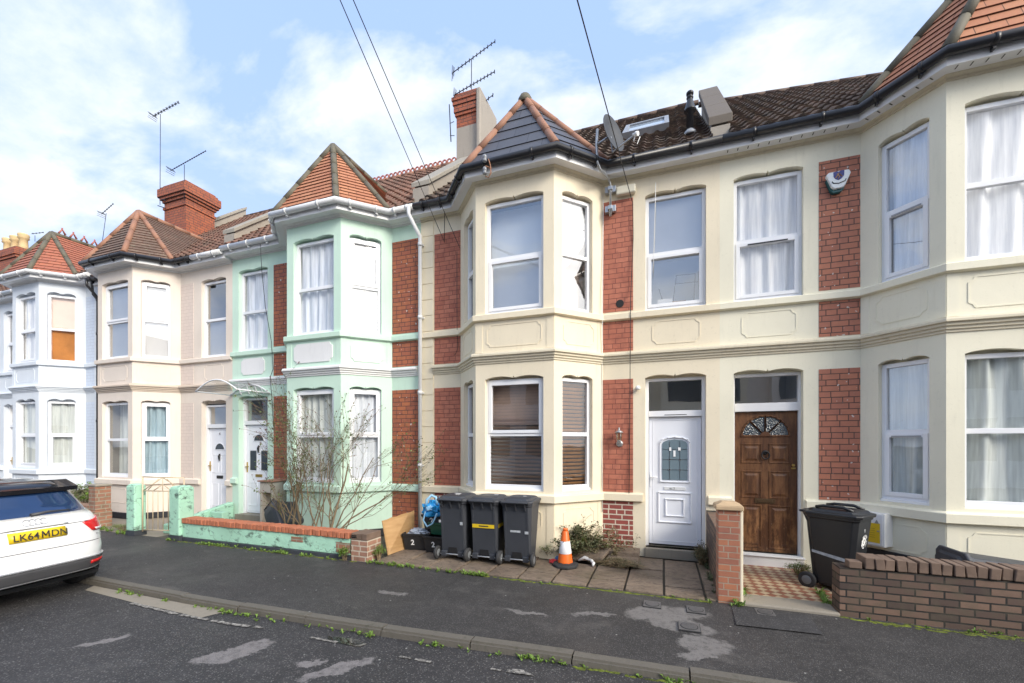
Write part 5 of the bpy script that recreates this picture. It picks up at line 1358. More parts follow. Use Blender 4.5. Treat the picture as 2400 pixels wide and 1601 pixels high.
# ------------------------------------------------------------- recycling boxes, bag, board, cone, litter
M['box_black'] = plain('black_recycling_plastic', (.018,.018,.02), .5, var=.3, bump=.1)
M['box_green'] = plain('dark_green_plastic', (.012,.085,.05), .45, var=.2)
M['film'] = plain('grey_blue_plastic_film', (.45,.50,.58), .35, var=.4, scale=20)
M['bag_blue'] = plain('bright_blue_carrier', (.02,.30,.66), .35, var=.25, scale=14)
M['bag_light'] = plain('pale_blue_carrier_handle', (.30,.55,.75), .4)
def rec_box(loc, rz, label, mat='box_black', num=None, W=.44, Dp=.36, Hh=.27, rot=None, lid=False):
    t = thing('recycling_box', loc, label, 'recycling box', 'stacked recycling boxes', rz)
    if rot: t.rotation_euler = rot
    q = MB(True); w, d = W/2, Dp/2
    def rg(k, z, e=0): return [(-w*k-e,-d*k-e,z),(w*k+e,-d*k-e,z),(w*k+e,d*k+e,z),(-w*k-e,d*k+e,z)]
    rs = [rg(.84,0), rg(.98,Hh-.04), rg(.98,Hh-.04,.012), rg(1,Hh,.014), rg(.97,Hh), rg(.83,.015)]; base = []
    for r in rs: base.append(len(q.v)); q.v += r
    for a in range(len(rs)-1):
        for j in range(4): q.idx((base[a]+j, base[a]+(j+1)%4, base[a+1]+(j+1)%4, base[a+1]+j))
    q.idx([base[0]+j for j in range(4)][::-1]); q.idx([base[-1]+j for j in range(4)])
    bo = q.build('box', M[mat], t, bevel=.008)
    if num: text(num, (-.08, -d*.92-.004, .09), .12, M['label_w'], t, (R(97), 0, 0), name='painted_number', local=True, bold=.003)
    if lid:
        q = MB(True); q.box(-w-.02, w+.02, -d-.02, d+.02, Hh+.001, Hh+.02); q.build('lid', M[mat], t, bevel=.008)
    return t
rec_box((-3.83, 6.10, -.127), .25, 'open black recycling box numbered 2 beside the plywood board', num='2')
rec_box((-3.40, 6.07, -.127), .05, 'lowest black recycling box of the stack, numbered 2, beside the grey bins', num='2', Hh=.26)
rec_box((-3.37, 6.16, .135), -.06, 'dark green recycling box in the middle of the stack', 'box_green', Hh=.20, W=.40)
rec_box((-3.48, 6.16, .20), .1, 'tilted black recycling box under the blue carrier bag', num='2', Hh=.25, rot=(R(-14), R(-9), .1))
def crumple(name, c, r, mat, seed, parent=None, n=14, flat=.6, amp=.35):
    q = MB(); rng = random.Random(seed); rows = []
    for j in range(n+1):
        th = math.pi*j/n; row = []
        for i in range(n*2):
            ph = 2*math.pi*i/(n*2)
            d = Vector((math.sin(th)*math.cos(ph), math.sin(th)*math.sin(ph), math.cos(th)))
            k = 1+amp*mnoise.noise(d*2.2+Vector((seed, 0, 0)))+amp*.5*mnoise.noise(d*6+Vector((0, seed, 0)))
            row.append(q.vert((c[0]+d.x*r[0]*k, c[1]+d.y*r[1]*k, c[2]+max(d.z*r[2]*k, -r[2]*flat))))
        rows.append(row)
    for j in range(n):
        for i in range(n*2): q.idx((rows[j][i], rows[j][(i+1)%(n*2)], rows[j+1][(i+1)%(n*2)], rows[j+1][i]))
    return q.build(name, mat, parent)
crumple_o = crumple('plastic_wrapping', (-3.85, 6.10, .12), (.17,.13,.07), M['film'], 3, amp=.6); tag(crumple_o, 'crumpled grey plastic film filling the open black box', 'rubbish')
cb = thing('carrier_bag', (-3.50, 6.12, .44), 'bright blue carrier bag slumped on top of the stacked boxes', 'bag')
crumple('bag', (-3.50, 6.10, .52), (.21,.17,.16), M['bag_blue'], 8, cb, amp=.55, n=18)
q = MB(); q.tube([(-3.62,5.97,.58),(-3.60,5.97,.70),(-3.53,6.0,.77),(-3.45,6.0,.74),(-3.42,5.99,.62)], .022, 8); q.tube([(-3.60,5.93,.52),(-3.61,5.88,.38),(-3.53,5.86,.29),(-3.44,5.88,.34),(-3.38,5.91,.50)], .015, 8); q.build('handle', M['bag_light'], cb)
crumple('bag_white_print', (-3.53, 6.02, .56), (.09,.12,.05), M['bag_light'], 12, cb)
def ply():
    t = NT('weathered_plywood'); g = t.noise(5, 6, t.mapp((.6, .6, 3)), .6)
    col = t.mix(t.ramp(g, [(.3, 0.), (.7, 1.)]), (.36,.20,.08), (.50,.31,.14)); col = t.mix(t.math('MULTIPLY', t.ramp(t.noise(3, 5), [(.5, 0.), (.7, 1.)]), .5), col, (.34,.22,.12)); t.bump(g, .2, .003); return t.set(col, .75)
bl0, bl1 = gz(850+235/3.918, 1050+985/3.918, -.125), (-3.98, 6.20)
tl = gy(896, 1219.7, 5.66); tr = gy(971, 1196, 6.24)
A_, B_ = Vector((bl0[0], bl0[1], -.125)), Vector((bl1[0], bl1[1], -.125)); C_, D_ = Vector((tr[0], 6.24, tr[1])), Vector((tl[0], 5.66, tl[1]))
nb = (B_-A_).cross(D_-A_).normalized()*.014
q = MB(); top = [D_.lerp(C_, k/7)+Vector((0,0,random.uniform(-.012,.012))) for k in range(8)]
pl = [A_, B_, *top[::-1]]; q.face(pl); q.face([p-nb for p in pl][::-1])
for k in range(len(pl)): a, b2 = pl[k], pl[(k+1)%len(pl)]; q.face([a, a-nb, b2-nb, b2])
tag(q.build('plywood_board', ply()), 'torn sheet of plywood leaning on the brown brick pier', 'board')
# traffic cone
M['cone_o'] = plain('orange_cone_plastic', (.82,.15,.02), .4, var=.1); M['cone_w'] = plain('white_reflective_sleeve', (.82,.83,.86), .35, var=.06)
cc = (-1.31, 5.90, -.127); t_ = thing('traffic_cone', cc, 'small orange and white traffic cone on a black rubber base', 'traffic cone')
q = MB(); q.lathe([(.108,.05),(.105,.07),(.045,.49),(.038,.50),(.036,.50)], cc, 28); q.lathe([(.034,.50),(.034,.53),(.028,.535)], cc, 20); q.build('cone', M['cone_o'], t_)
q = MB(); q.lathe([(.0905,.185),(.0925,.188),(.0672,.355),(.0655,.357)], cc, 28, cap=False); q.build('reflective_sleeve', M['cone_w'], t_)
q = MB(); q.lathe([(.19,0),(.19,.032),(.175,.045),(.118,.05),(.112,.062)], cc, 8, Matrix.Translation(cc) @ Matrix.Rotation(R(22.5), 4, 'Z') @ Matrix.Translation(-Vector(cc))); q.build('base', M['tyre'], t_, bevel=.005)
l1 = crumple('litter', (-1.50, 5.97, -.10), (.06,.05,.035), plain('red_wrapper', (.62,.04,.05), .4, var=.3), 21); tag(l1, 'crumpled red wrapper on the slabs left of the cone', 'litter')
l1 = crumple('litter', (-1.44, 6.03, -.08), (.05,.05,.05), plain('blue_wrapper', (.10,.22,.45), .4, var=.4), 22); tag(l1, 'small crumpled blue and white wrapper touching the base of the cone', 'litter')
q = MB(); q.tube([(-1.17,6.14,-.10),(-1.08,6.16,-.055),(-.98,6.12,-.07),(-.93,6.03,-.09),(-.93,5.98,-.11)], [.012,.03,.022,.025,.012], 8)
tag(q.build('plastic_strip', M['label_w']), 'curled white plastic strip lying behind the cone', 'litter')
# loose slabs and rubble
def slab(name, c, sx, sy, th, rot, label, m='slab'):
    q = MB(); X = Matrix.Translation(c) @ Matrix.Rotation(rot[2], 4, 'Z') @ Matrix.Rotation(rot[0], 4, 'X') @ Matrix.Rotation(rot[1], 4, 'Y')
    q.box(-sx/2, sx/2, -sy/2, sy/2, -th/2, th/2, X); return tag(q.build(name, M[m], bevel=.008), label, 'paving slab')
slab('paving_slab', (-1.00, 6.33, -.04), .46, .42, .045, (R(8), R(-9), -.2), 'loose tilted paving slab lying in the shrub behind the cone')
slab('paving_slab', (-.56, 6.55, -.02), .46, .32, .08, (0, 0, .02), 'loose buff slab against the wall left of the white door')
slab('paving_slab', (-.55, 6.22, -.07), .44, .30, .05, (R(3), 0, .02), 'loose slab in front of another, left of the white door')
# ------------------------------------------------------------- manhole covers
M['iron'] = plain('worn_cast_iron', (.13,.125,.125), .55, .3, var=.3, scale=20, bump=.4)
M['iron_dark'] = plain('dark_cast_iron_joint', (.03,.03,.032), .7, var=.3)
def cover(cx, cy, s, label, rot=0, m='iron'):
    t = thing('manhole_cover', (cx, cy, -.147), label, 'manhole cover', 'small square covers in the pavement', rot)
    q = MB(True); q.box(-s, s, -s, s, -.01, .0); q.build('rim', M['iron_dark'], t)
    q = MB(True); q.box(-s*.94, s*.94, -s*.94, s*.94, -.004, .0025); fr_ = q.build('frame', M[m], t)
    q = MB(True); q.lathe([(s*.80, .0), (s*.80, .0045)], (0,0,0), 28, sm=False); q.build('ring', M['iron_dark'], fr_)
    q = MB(True); q.lathe([(s*.72, .0), (s*.72, .0062)], (0,0,0), 28, sm=False)
    for k in range(-4, 5): 
        h = math.sqrt(max(0, (s*.68)**2-(k*s*.15)**2)); q.box(k*s*.15-.004, k*s*.15+.004, -h, h, .0063, .0085)
    q.build('lid', M[m], t)
def ctr(*p): a = [gz(*C8(*k), -.15) for k in p]; return sum(x[0] for x in a)/len(a), sum(x[1] for x in a)/len(a)
cover(-.115, 4.875, .095, 'small square pavement cover nearest the slabs, on the pale patch')
cover(.325, 4.87, .095, 'small square pavement cover on the pale patch, straight before the orange pillar')
cover(.235, 4.40, .10, 'small square pavement cover in the middle of the pale patch, nearest the kerb')
cover(1.0, 5.04, .09, 'dark small cover set in the fresh dark asphalt before the tiled path')

# ------------------------------------------------------------- things on the fronts
# downpipes
def pipe(name, pts, r, mat, label, clips=()):
    t = thing(name, pts[-1], label, 'downpipe', 'downpipes between the houses')
    q = MB(); q.tube(pts, r, 12); q.build('pipe', M[mat], t)
    for z in clips:
        q = MB(); x, y = pts[-1][0], pts[-1][1]; q.tube([(x,y,z-.035),(x,y,z+.035)], r*1.22, 12); q.box(x-.045, x+.045, y+r*.6, 6.895, z-.012, z+.012); q.build('bracket', M[mat], t)
    return t
pipe('downpipe', [(-4.36,6.60,5.92),(-4.36,6.60,5.78),(-4.25,6.80,5.45),(-4.25,6.81,5.40),(-4.25,6.81,-.12)], .036, 'white_gutter', 'white plastic downpipe between the mint green and cream houses', (5.3, 3.95, 2.55, 1.2))
pipe('downpipe', [(-14.12,6.6,5.9),(-14.12,6.62,5.72),(-14.10,6.80,5.5),(-14.09,6.83,5.35),(-14.09,6.83,-.1)], .032, 'black_gutter', 'thin black downpipe between the pale blue and pink houses', (4.5, 2.2))
# satellite dish
M['dish'] = plain('dark_grey_dish', (.045,.05,.06), .6, var=.1)
t_ = thing('satellite_dish', (-.82, 6.86, 5.3), 'dark grey satellite dish on a bent galvanised pole above the gutter', 'satellite dish')
pw = lambda x, y, Y: (gy(x, y, Y)[0], Y, gy(x, y, Y)[1])
pp = [pw(1431,507,6.80), pw(1430,430,6.80), pw(1424,415,6.74), pw(1407,399,6.50), pw(1400,380,6.46), pw(1398,340,6.46), pw(1400,303,6.46)]
q = MB(); q.tube(pp, .019, 10); q.build('pole', M['steel'], t_)
for y in (447, 492):
    c = pw(1431, y, 6.86); q = MB(); q.box(c[0]-.085, c[0]+.085, 6.80+.02, 6.892, c[2]-.05, c[2]+.05); q.box(c[0]-.035, c[0]+.035, 6.77, 6.83, c[2]-.03, c[2]+.03); q.build('bracket', M['steel'], t_, bevel=.005)
dc = Vector(pw(1438, 312, 6.40)); dn = Vector((.85, -.48, .20)).normalized()
Xd = dn.to_track_quat('Z', 'Y').to_matrix().to_4x4(); Xd.translation = dc
q = MB(); q.lathe([(.02,-.055),(.10,-.052),(.20,-.03),(.285,.0),(.29,.006),(.28,.008),(.19,-.022),(.10,-.044),(.01,-.048)], (0,0,0), 32, Xd @ Matrix.Diagonal((.84,1.0,1,1))); q.build('dish', M['dish'], t_)
lnb = dc+dn*.36+Vector((.02,-.02,-.30)); st_ = dc+Vector((-.0,0,-.27))
q = MB(); q.tube([dc-dn*.06, Vector(pp[-2])], .018, 8); q.tube([dc-dn*.05+Vector((0,0,-.02)), st_-dn*.02, lnb], .012, 8); q.build('arm', M['steel'], t_)
q = MB(); q.lathe([(.03,-.04),(.032,0),(.02,.02),(.02,.05)], (0,0,0), 14, Matrix.Translation(lnb) @ (-dn+Vector((0,0,.5))).to_track_quat('Z','Y').to_matrix().to_4x4()); q.build('receiver', M['label_w'], t_)
q = MB(); q.tube([lnb, lnb+Vector((-.03,0,-.09)), lnb+Vector((.02,.02,-.13)), lnb+Vector((.06,0,-.05))], .006, 6); q.build('cable', M['label_w'], t_)
# alarm boxes, lamp, sensor, vent
q = MB(); a = gy(1444, 461, 6.84); b = gy(1490, 432, 6.84); q.box(a[0], b[0], 6.80, 6.893, a[1]+.005, b[1]+.005)
al = tag(q.build('alarm_box', painted('cream_alarm_plastic', (.72,.68,.55), dirt=.6), bevel=.022), 'plain cream alarm box beside the satellite dish pole', 'alarm box')
t_ = thing('alarm_box', (2.25, 6.85, 4.9), 'white shield-shaped alarm box with a blue crest on the right-hand brick strip', 'alarm box')
o_ = lambda px_, py_: gy(1800+px_/3.918, 350+py_/3.918, 6.80)
fp = [o_(535,240), o_(560,215), o_(745,178), o_(765,205), o_(712,320), o_(690,345), o_(610,362), o_(585,345)]
q = MB(); q.prism(fp, lambda x, z: (x, 6.80, z), lambda x, z: (x, 6.86, z)); q.build('cover', plain('white_alarm_plastic', (.80,.83,.84), .35, var=.03), t_, bevel=.01)
q = MB(); c = o_(650, 270); q.prism([(c[0]+(x-c[0])*.92-.004, c[1]+(z-c[1])*.95-.045) for x, z in fp], lambda x, z: (x, 6.835, z), lambda x, z: (x, 6.892, z)); q.build('backplate', plain('dark_teal_plastic', (.01,.10,.11), .3), t_, bevel=.006)
cx, cz = o_(650, 240)
q = MB(); q.prism([(cx-.062,cz+.05),(cx-.03,cz+.058),(cx,cz+.05),(cx+.03,cz+.062),(cx+.062,cz+.058),(cx+.058,cz-.01),(cx+.03,cz-.045),(cx,cz-.062),(cx-.035,cz-.045),(cx-.058,cz-.01)], lambda x, z: (x, 6.797, z), lambda x, z: (x, 6.80, z)); cr_ = q.build('crest', plain('deep_blue_print', (.03,.04,.22), .4), t_)
q = MB(); q.tube([(cx-.035,6.796,cz-.03),(cx,6.796,cz+.03),(cx+.035,6.796,cz-.02)], .007, 4); q.tube([(cx-.02,6.796,cz+.02),(cx+.005,6.796,cz-.01),(cx-.005,6.796,cz-.045)], .006, 4); q.build('crest_mark', plain('orange_print', (.62,.33,.12), .5), cr_)
q = MB(); q.tube([(cx-.075,6.796,cz-.07),(cx-.06,6.796,cz-.095),(cx,6.796,cz-.105),(cx+.07,6.796,cz-.085),(cx+.08,6.796,cz-.06)], .006, 4); q.build('crest_scroll', M['ink'], t_)
lx, lz = gy(1451, 1025, 6.8)
t_ = thing('wall_lamp', (lx, 6.88, lz), 'small steel carriage lamp on the red brick strip left of the white door', 'lamp')
q = MB(); q.lathe([(.055,0),(.055,.012),(.035,.03)], (0,0,0), 18, Matrix.Translation((lx,6.892,lz-.10)) @ Matrix.Rotation(R(90),4,'X')); q.tube([(lx,6.87,lz-.10),(lx,6.80,lz-.09),(lx,6.79,lz-.04)], .012, 8); q.build('wall_mount', M['steel'], t_)
q = MB(); q.lathe([(.035,-.05),(.05,.07)], (lx,6.79,lz), 12, cap=False); q.build('glass', glass('lamp_glass', .15, (.8,.72,.55)), t_)
q = MB(); q.lathe([(.028,-.062),(.037,-.05)], (lx,6.79,lz), 12); q.lathe([(.068,.07),(.05,.095),(.018,.11),(.012,.135),(.018,.145),(.004,.155)], (lx,6.79,lz), 16)
for k in range(4): q.tube([(lx+.036*math.cos(k*1.57+.6),6.79+.036*math.sin(k*1.57+.6),lz-.05),(lx+.05*math.cos(k*1.57+.6),6.79+.05*math.sin(k*1.57+.6),lz+.07)], .004, 5)
q.build('lantern_frame', M['steel'], t_)
vx, vz = gy(1453, 712, 6.9)
q = MB(); q.lathe([(.062,0),(.062,.004),(.058,.004)], (0,0,0), 24, Matrix.Translation((vx,6.893,vz)) @ Matrix.Rotation(R(90),4,'X')); tag(q.build('vent_hole', M['bin_in']), 'round black flue hole in the red brick strip below the dish', 'vent')
sx_, sz_ = gy(1495, 909, 6.84)
q = MB(); q.lathe([(.03,-.03),(.04,-.01),(.035,.02),(.015,.035)], (sx_, 6.85, sz_), 14); tag(q.build('motion_sensor', M['label_w']), 'small white sensor above left of the white door', 'sensor')
# meter box on the left cant of the right-hand bay
Pm, Lm = rgt_PF[1]
def onP(P, s0, s1, z0, z1, d0, d1, name, mat, parent, **k): q = MB(); pb(q, P, s0, s1, z0, z1, d0, d1); return q.build(name, mat, parent, **k)
t_ = thing('meter_box', Pm(.2, .4, -.1), 'white meter box with yellow stickers on the cant of the right-hand bay', 'meter box')
onP(Pm, .0, .36, .31, .73, -.17, -.0, 'box', M['label_w'], t_, bevel=.006)
onP(Pm, .015, .345, .325, .715, -.178, -.1705, 'box_door', plain('white_meter_door', (.78,.80,.84), .35), t_, bevel=.004)
mb_ = MB(); mb_.prism([(.02,.355),(.315,.355),(.315,.605),(.20,.60),(.02,.52)], lambda s, z: Pm(s, z, -.1805), lambda s, z: Pm(s, z, -.1785)); mb_.build('sticker', M['tape_y'], t_)
onP(Pm, .02, .085, .60, .68, -.1805, -.1785, 'sticker', M['tape_y'], t_)
mb_ = MB(); mb_.prism([(.255,.60),(.305,.60),(.28,.65)], lambda s, z: Pm(s, z, -.1805), lambda s, z: Pm(s, z, -.1785)); mb_.build('warning_triangle', M['lead'], t_)
onP(Pm, .285, .31, .50, .515, -.185, -.1785, 'latch', M['lead'], t_)
q = MB(); 
for k in range(5): pb(q, Pm, .05, .26, .42+k*.028, .424+k*.028, -.1812, -.1806)
q.build('print', plain('dark_yellow_print', (.30,.20,.01), .6), t_)
# meter housing by the mint door
t_ = thing('meter_housing', (-7.74, 6.75, -.15), 'concrete meter housing with a round white meter beside the mint house door', 'meter box')
q = MB(); x0, x1 = -7.80, -7.44
q.box(x0, x1, 6.42, 6.89, .60, .82); q.box(x0, x0+.06, 6.42, 6.89, -.15, .598); q.box(x1-.06, x1, 6.42, 6.89, -.15, .598); q.box(x0+.061, x1-.061, 6.78, 6.885, -.15, .598); q.build('housing', painted('pale_cast_concrete', (.50,.455,.39), dirt=1), t_, bevel=.008)
q = MB(); q.box(x0-.03, x1+.03, 6.38, 6.89, .823, .85); q.build('slab_top', M['ridge_terra'], t_, bevel=.01)
q = MB(); q.lathe([(.075,0),(.075,.05),(.05,.085),(.02,.09)], (0,0,0), 18, Matrix.Translation((-7.60,6.70,.50)) @ Matrix.Rotation(R(90),4,'X')); mt_ = q.build('meter', M['label_w'], t_)
q = MB(); q.box(-7.62,-7.57, 6.605, 6.612, .515, .54); q.build('dial', M['ink'], mt_)
# canopy
t_ = thing('door_canopy', (-8.65, 6.5, 2.7), 'curved clear plastic door canopy with white arms over the two left front doors', 'canopy')
cxm, hw = -8.66, .60
def arc(u, Y): return (cxm-hw+2*hw*u, Y, 2.70+.22*math.sin(math.pi*u))
q = MB(); n = 16
for k in range(n): q.face([arc(k/n, 6.12), arc((k+1)/n, 6.12), arc((k+1)/n, 6.88), arc(k/n, 6.88)], None, True)
q.build('sheet', glass('clear_canopy_sheet', .12, (.86,.88,.86), .12), t_)
q = MB()
for Y in (6.12, 6.88):
    q.tube([arc(k/n, Y) for k in range(n+1)], .014, 6)
for u in (0, 1): q.tube([arc(u, 6.12), arc(u, 6.88)], .014, 6)
for u in (.3, .5, .7, .85): q.tube([(arc(u,6.88)[0], 6.87, 2.70), arc(u-.08, 6.88)], .012, 5)
q.tube([(cxm-hw,6.87,2.70),(cxm,6.87,2.78),(cxm+hw,6.87,2.70)], .012, 5)
q.build('canopy_arms', M['upvc'], t_)
# insulators on the middle gutter
ix, iz = gy(1142, 392, 5.93)
t_ = thing('wire_insulator', (ix, 5.93, iz), 'pair of grey cable insulators on a rusty bracket at the slate bay gutter', 'insulator')
for zz in (gy(1138, 374, 5.93)[1], gy(1138, 403, 5.93)[1]):
    q = MB(); q.lathe([(.02,-.055),(.032,-.05),(.032,-.02),(.022,-.012),(.032,0),(.034,.03),(.02,.055)], (gy(1138,390,5.93)[0], 5.90, zz), 14); q.build('bobbin', plain('grey_porcelain', (.24,.25,.27), .3), t_)
q = MB(); q.tube([(ix+.02,5.93,iz+.12),(ix+.05,5.93,iz+.02),(ix+.06,5.93,iz-.10),(ix+.02,5.93,iz-.16),(ix-.03,5.93,iz-.13)], .009, 6); q.tube([(ix-.03,5.92,iz+.02),(ix+.05,5.97,iz)], .009, 6); q.build('bracket', plain('rusty_iron', (.35,.17,.10), .7, var=.4), t_)
# ------------------------------------------------------------- cables
M['cable'] = plain('black_cable', (.02,.02,.025), .6)
def wire(name, a, b, r, label, ext=1.8, grp=None, sag=.0, cat='cable'):
    a = Vector(a); b = Vector(b); b = a+(b-a)*ext; n = 24
    q = MB(); q.tube([a.lerp(b, k/n)-Vector((0,0,sag*4*(k/n)*(1-k/n))) for k in range(n+1)], r, 5)
    return tag(q.build(name, M['cable']), label, cat, grp)
def rp(x, y, Y): d = ray(x, y); k = Y/d[1]; return (d[0]*k, Y, ZC+d[2]*k)
wire('overhead_cable', pw(1042,568,6.87), rp(797,0,3.2), .0048, 'overhead cable running to the hook farthest left on the red brick strip', grp='overhead cables')
wire('overhead_cable', pw(1078,582,6.87), rp(828,0,3.2), .0048, 'overhead cable running to the corner beside the tall slate-roofed bay', grp='overhead cables')
wire('overhead_cable', pw(1482,473,6.87), rp(1353,0,3.4), .0060, 'overhead cable crossing in front of the satellite dish', grp='overhead cables')
def cable(pts, label, r=.006, mat='cable'):
    q = MB(); q.tube([pw(*p) for p in pts], r, 5); return tag(q.build('wall_cable', M[mat]), label, 'cable', 'cables fixed to the fronts')
cable([(1041,440,6.6),(1042,510,6.85),(1041,568,6.87)], 'short black drop cable on the red brick strip under the black gutter')
cable([(1483,473,6.86),(1484,560,6.88),(1478,700,6.85),(1477,830,6.79),(1476,1000,6.88),(1474,1170,6.87)], 'black cable dropping down the brick strip past the wall lamp')
cable([(1414,470,6.86),(1413,600,6.88),(1412,740,6.83),(1411,860,6.88),(1410,1050,6.88),(1412,1200,6.86)], 'pale cable running down beside the slate-roofed bay', .006, 'label_w')
cable([(1537,428,6.86),(1535,500,6.85),(1532,600,6.9),(1530,640,6.9)], 'thin pale rod hanging down in front of the upper window over the white door', .005, 'label_w')
cable([(610,572,6.6),(614,640,6.85),(622,720,6.86),(636,800,6.82),(640,865,6.86),(633,885,6.80),(637,930,6.88),(641,1000,6.88)], 'black cable looping down the mint house beside its brick strip')
cable([(1071,590,6.87),(1071,720,6.86),(1072,820,6.88),(1066,832,6.88)], 'thin black cable hanging on the brick strip left of the slate-roofed bay', .005)
cable([(213,645,6.6),(218,690,6.8),(230,705,6.86),(237,715,6.86)], 'black pipe elbow under the gutter of the pale blue house', .028, 'black_gutter')
# ------------------------------------------------------------- aerials
M['alu'] = plain('dull_aerial_metal', (.035,.04,.06), .5, .3)
def aerial(base, mast_top, booms, label, r=.012):
    t = thing('tv_aerial', base, label, 'aerial', 'roof aerials')
    q = MB(); q.tube([base, mast_top], r*.8, 6); q.build('mast', M['alu'], t)
    for (a, b, n, el, ref) in booms:
        a = Vector(a); b = Vector(b); d = (b-a).normalized(); side = d.cross(Vector((0,0,1))).normalized()
        q = MB(); q.tube([a, b], .010, 6); bo = q.build('boom', M['alu'], t)
        q = MB()
        for k in range(n):
            c = a+(b-a)*(.12+.88*k/(n-1)); v = Vector((0,0,1)); q.tube([c-v*el*.5+side*0, c+v*el*.5], .011, 5); q.tube([c-side*el*.5, c+side*el*.5], .008, 5)
        if ref:
            c = a+d*.03
            for s_ in (-1, 1):
                for k in range(3): q.tube([c+Vector((0,0,s_*.04*k))+d*(-.03*k)-side*.12, c+Vector((0,0,s_*.04*k))+d*(-.03*k)+side*.12], .006, 5)
        q.build('elements', M['alu'], bo)
    return t
YC = 9.1
aerial(pw(1105,260,YC), pw(1105,140,YC), [(pw(1062,170,YC-.25), pw(1160,97,YC+.25), 11, .085, 1), (pw(1066,222,YC-.25), pw(1159,168,YC+.25), 11, .085, 1), (pw(1120,250,YC-.1), pw(1155,223,YC+.15), 4, .085, 0)], 'triple yagi aerial on the grey rendered chimney')
q = MB(); q.tube([pw(1053,245,8.8), pw(1057,332,8.8)], .012, 6); q.tube([pw(1054,290,8.8), pw(1064,285,8.9)], .008, 5); q.tube([pw(1055,318,8.8), pw(1065,318,8.9)], .008, 5); tag(q.build('aerial_rod', M['alu']), 'vertical rod fixed to the left side of the grey rendered chimney', 'aerial')
YP = 8.7
aerial(pw(375,480,YP), pw(376,268,YP), [(pw(358,273,YP), pw(418,240,YP), 9, .09, 1)], 'tall thin aerial rising above the red brick chimney')
aerial(pw(432,470,YP), pw(432,386,YP), [(pw(400,400,YP), pw(482,354,YP), 15, .035, 1)], 'long yagi aerial standing on the corner of the red brick chimney')
q = MB()
for y in (466, 484): q.tube([pw(370,y-2,YP), pw(388,y+4,YP)], .014, 6)
tag(q.build('mast_bracket', M['alu']), 'pair of brackets sticking out from the red brick chimney', 'bracket')
aerial(pw(238,580,9.5), pw(249,500,9.5), [(pw(238,502,9.5), pw(265,478,9.5), 6, .05, 1)], 'small tilted aerial above the pink house roof')
aerial(pw(82,566,9.5), pw(82,552,9.5), [(pw(74,548,9.5), pw(101,545,9.5), 4, .05, 0)], 'tiny aerial above the crested red bay roof')

# ------------------------------------------------------------- the car
M['car_white'] = plain('white_car_paint', (.80,.81,.82), .22, var=.015, scale=2, spec=.6); M['car_white'].node_tree.nodes['Principled BSDF'].inputs['Coat Weight'].default_value = .6
M['car_black'] = plain('gloss_black_paint', (.012,.012,.015), .08, spec=.8)
M['car_glass'] = plain('sky_blue_car_glass', (.018,.045,.12), .02, .25, spec=1.0)  # blue of the reflected sky mixed into the glass colour
M['red_lens'] = plain('red_lamp_lens', (.62,.015,.015), .12, var=.15, scale=30, spec=.8)
M['car_trim'] = plain('dark_grey_trim', (.06,.06,.065), .5, var=.2); M['silver'] = plain('silver_trim', (.50,.51,.54), .3, .6)
M['plate_y'] = plain('yellow_number_plate', (.80,.56,.02), .35, var=.02)
CA = -.10; CX, CY, CZ = -6.68, 2.73, -.235
car = thing('hatchback_car', (CX, CY, CZ), 'white hatchback with a black roof parked at the kerb, seen from behind', 'car', rz=-CA); car.scale = (.96, .96, .98)
CLN = 3.95; HL = CLN/2
LV = [(.27,.12,.79),(.285,.03,.83),(.40,.0,.86),(.56,.0,.868),(.66,.025,.868),(.80,.05,.862),(.90,.09,.845),(.98,.12,.80),(1.03,.15,.745)]
def lev(z, tab):
    for (a, ra, wa), (b, rb, wb) in zip(tab[:-1], tab[1:]):
        if a <= z <= b: k = (z-a)/(b-a); return ra+(rb-ra)*k, wa+(wb-wa)*k
    return (tab[0][1], tab[0][2]) if z < tab[0][0] else (tab[-1][1], tab[-1][2])
def rear(l, z, off=0, tab=LV, n=5.0):
    r, w = lev(z, tab); w += off; r -= off; x = min(abs(l)/w, .9999)
    f = r+(HL-r)*(1-(1-x**n)**(1/n)); return (-f, l, z)
def outline(z, r, w, ff, n=5.0, N=22):
    pts = []
    for k in range(N+1):
        a = math.pi/2*k/N; s, c = math.sin(a), math.cos(a)
        pts.append((r+(HL-r)*(1-c**(2/n)), w*s**(2/n)))
    for k in range(1, N+1):
        a = math.pi/2*k/N; s, c = math.sin(a), math.cos(a)
        pts.append((HL+(CLN-ff-HL)*s**(2/n), w*c**(2/n)))
    return pts
def hood(f, z):
    if f > 2.85 and z > .55: return z-(z-.55)*min(1, ((f-2.85)/1.1)**1.3)*.52
    return z
def loft(levels, close_top=True, close_bot=True, hoodf=True):
    q = MB(True); rows = []
    for (z, r, w, ff) in levels:
        o = outline(z, r, w, ff); full = o+[(f, -l) for f, l in o[::-1]][1:-1]
        rows.append([q.vert((-f, l, hood(f, z) if hoodf else z)) for f, l in full])
    for a, b in zip(rows[:-1], rows[1:]):
        n = len(a)
        for j in range(n): q.idx((a[j], b[j], b[(j+1)%n], a[(j+1)%n]), sm=True)
    if close_top: q.idx(rows[-1])
    if close_bot: q.idx(rows[0][::-1])
    return q
bd = loft([(z, r, w, .06+(.0 if z < .6 else (z-.6)*.3)) for z, r, w in LV]).build('body', M['car_white'], car)
GT = [(1.025,.155,.745),(1.15,.25,.70),(1.26,.335,.65),(1.345,.40,.61)]
gh = loft([(1.025,.155,.745,1.0),(1.15,.25,.70,1.28),(1.26,.335,.65,1.55),(1.345,.40,.61,1.75)], hoodf=False).build('windows', M['car_glass'], car)
rf_ = loft([(1.285,.345,.640,1.60),(1.345,.36,.628,1.70),(1.395,.50,.56,1.9),(1.425,.80,.44,2.1),(1.435,1.1,.25,2.3)], hoodf=False).build('roof', M['car_black'], car)
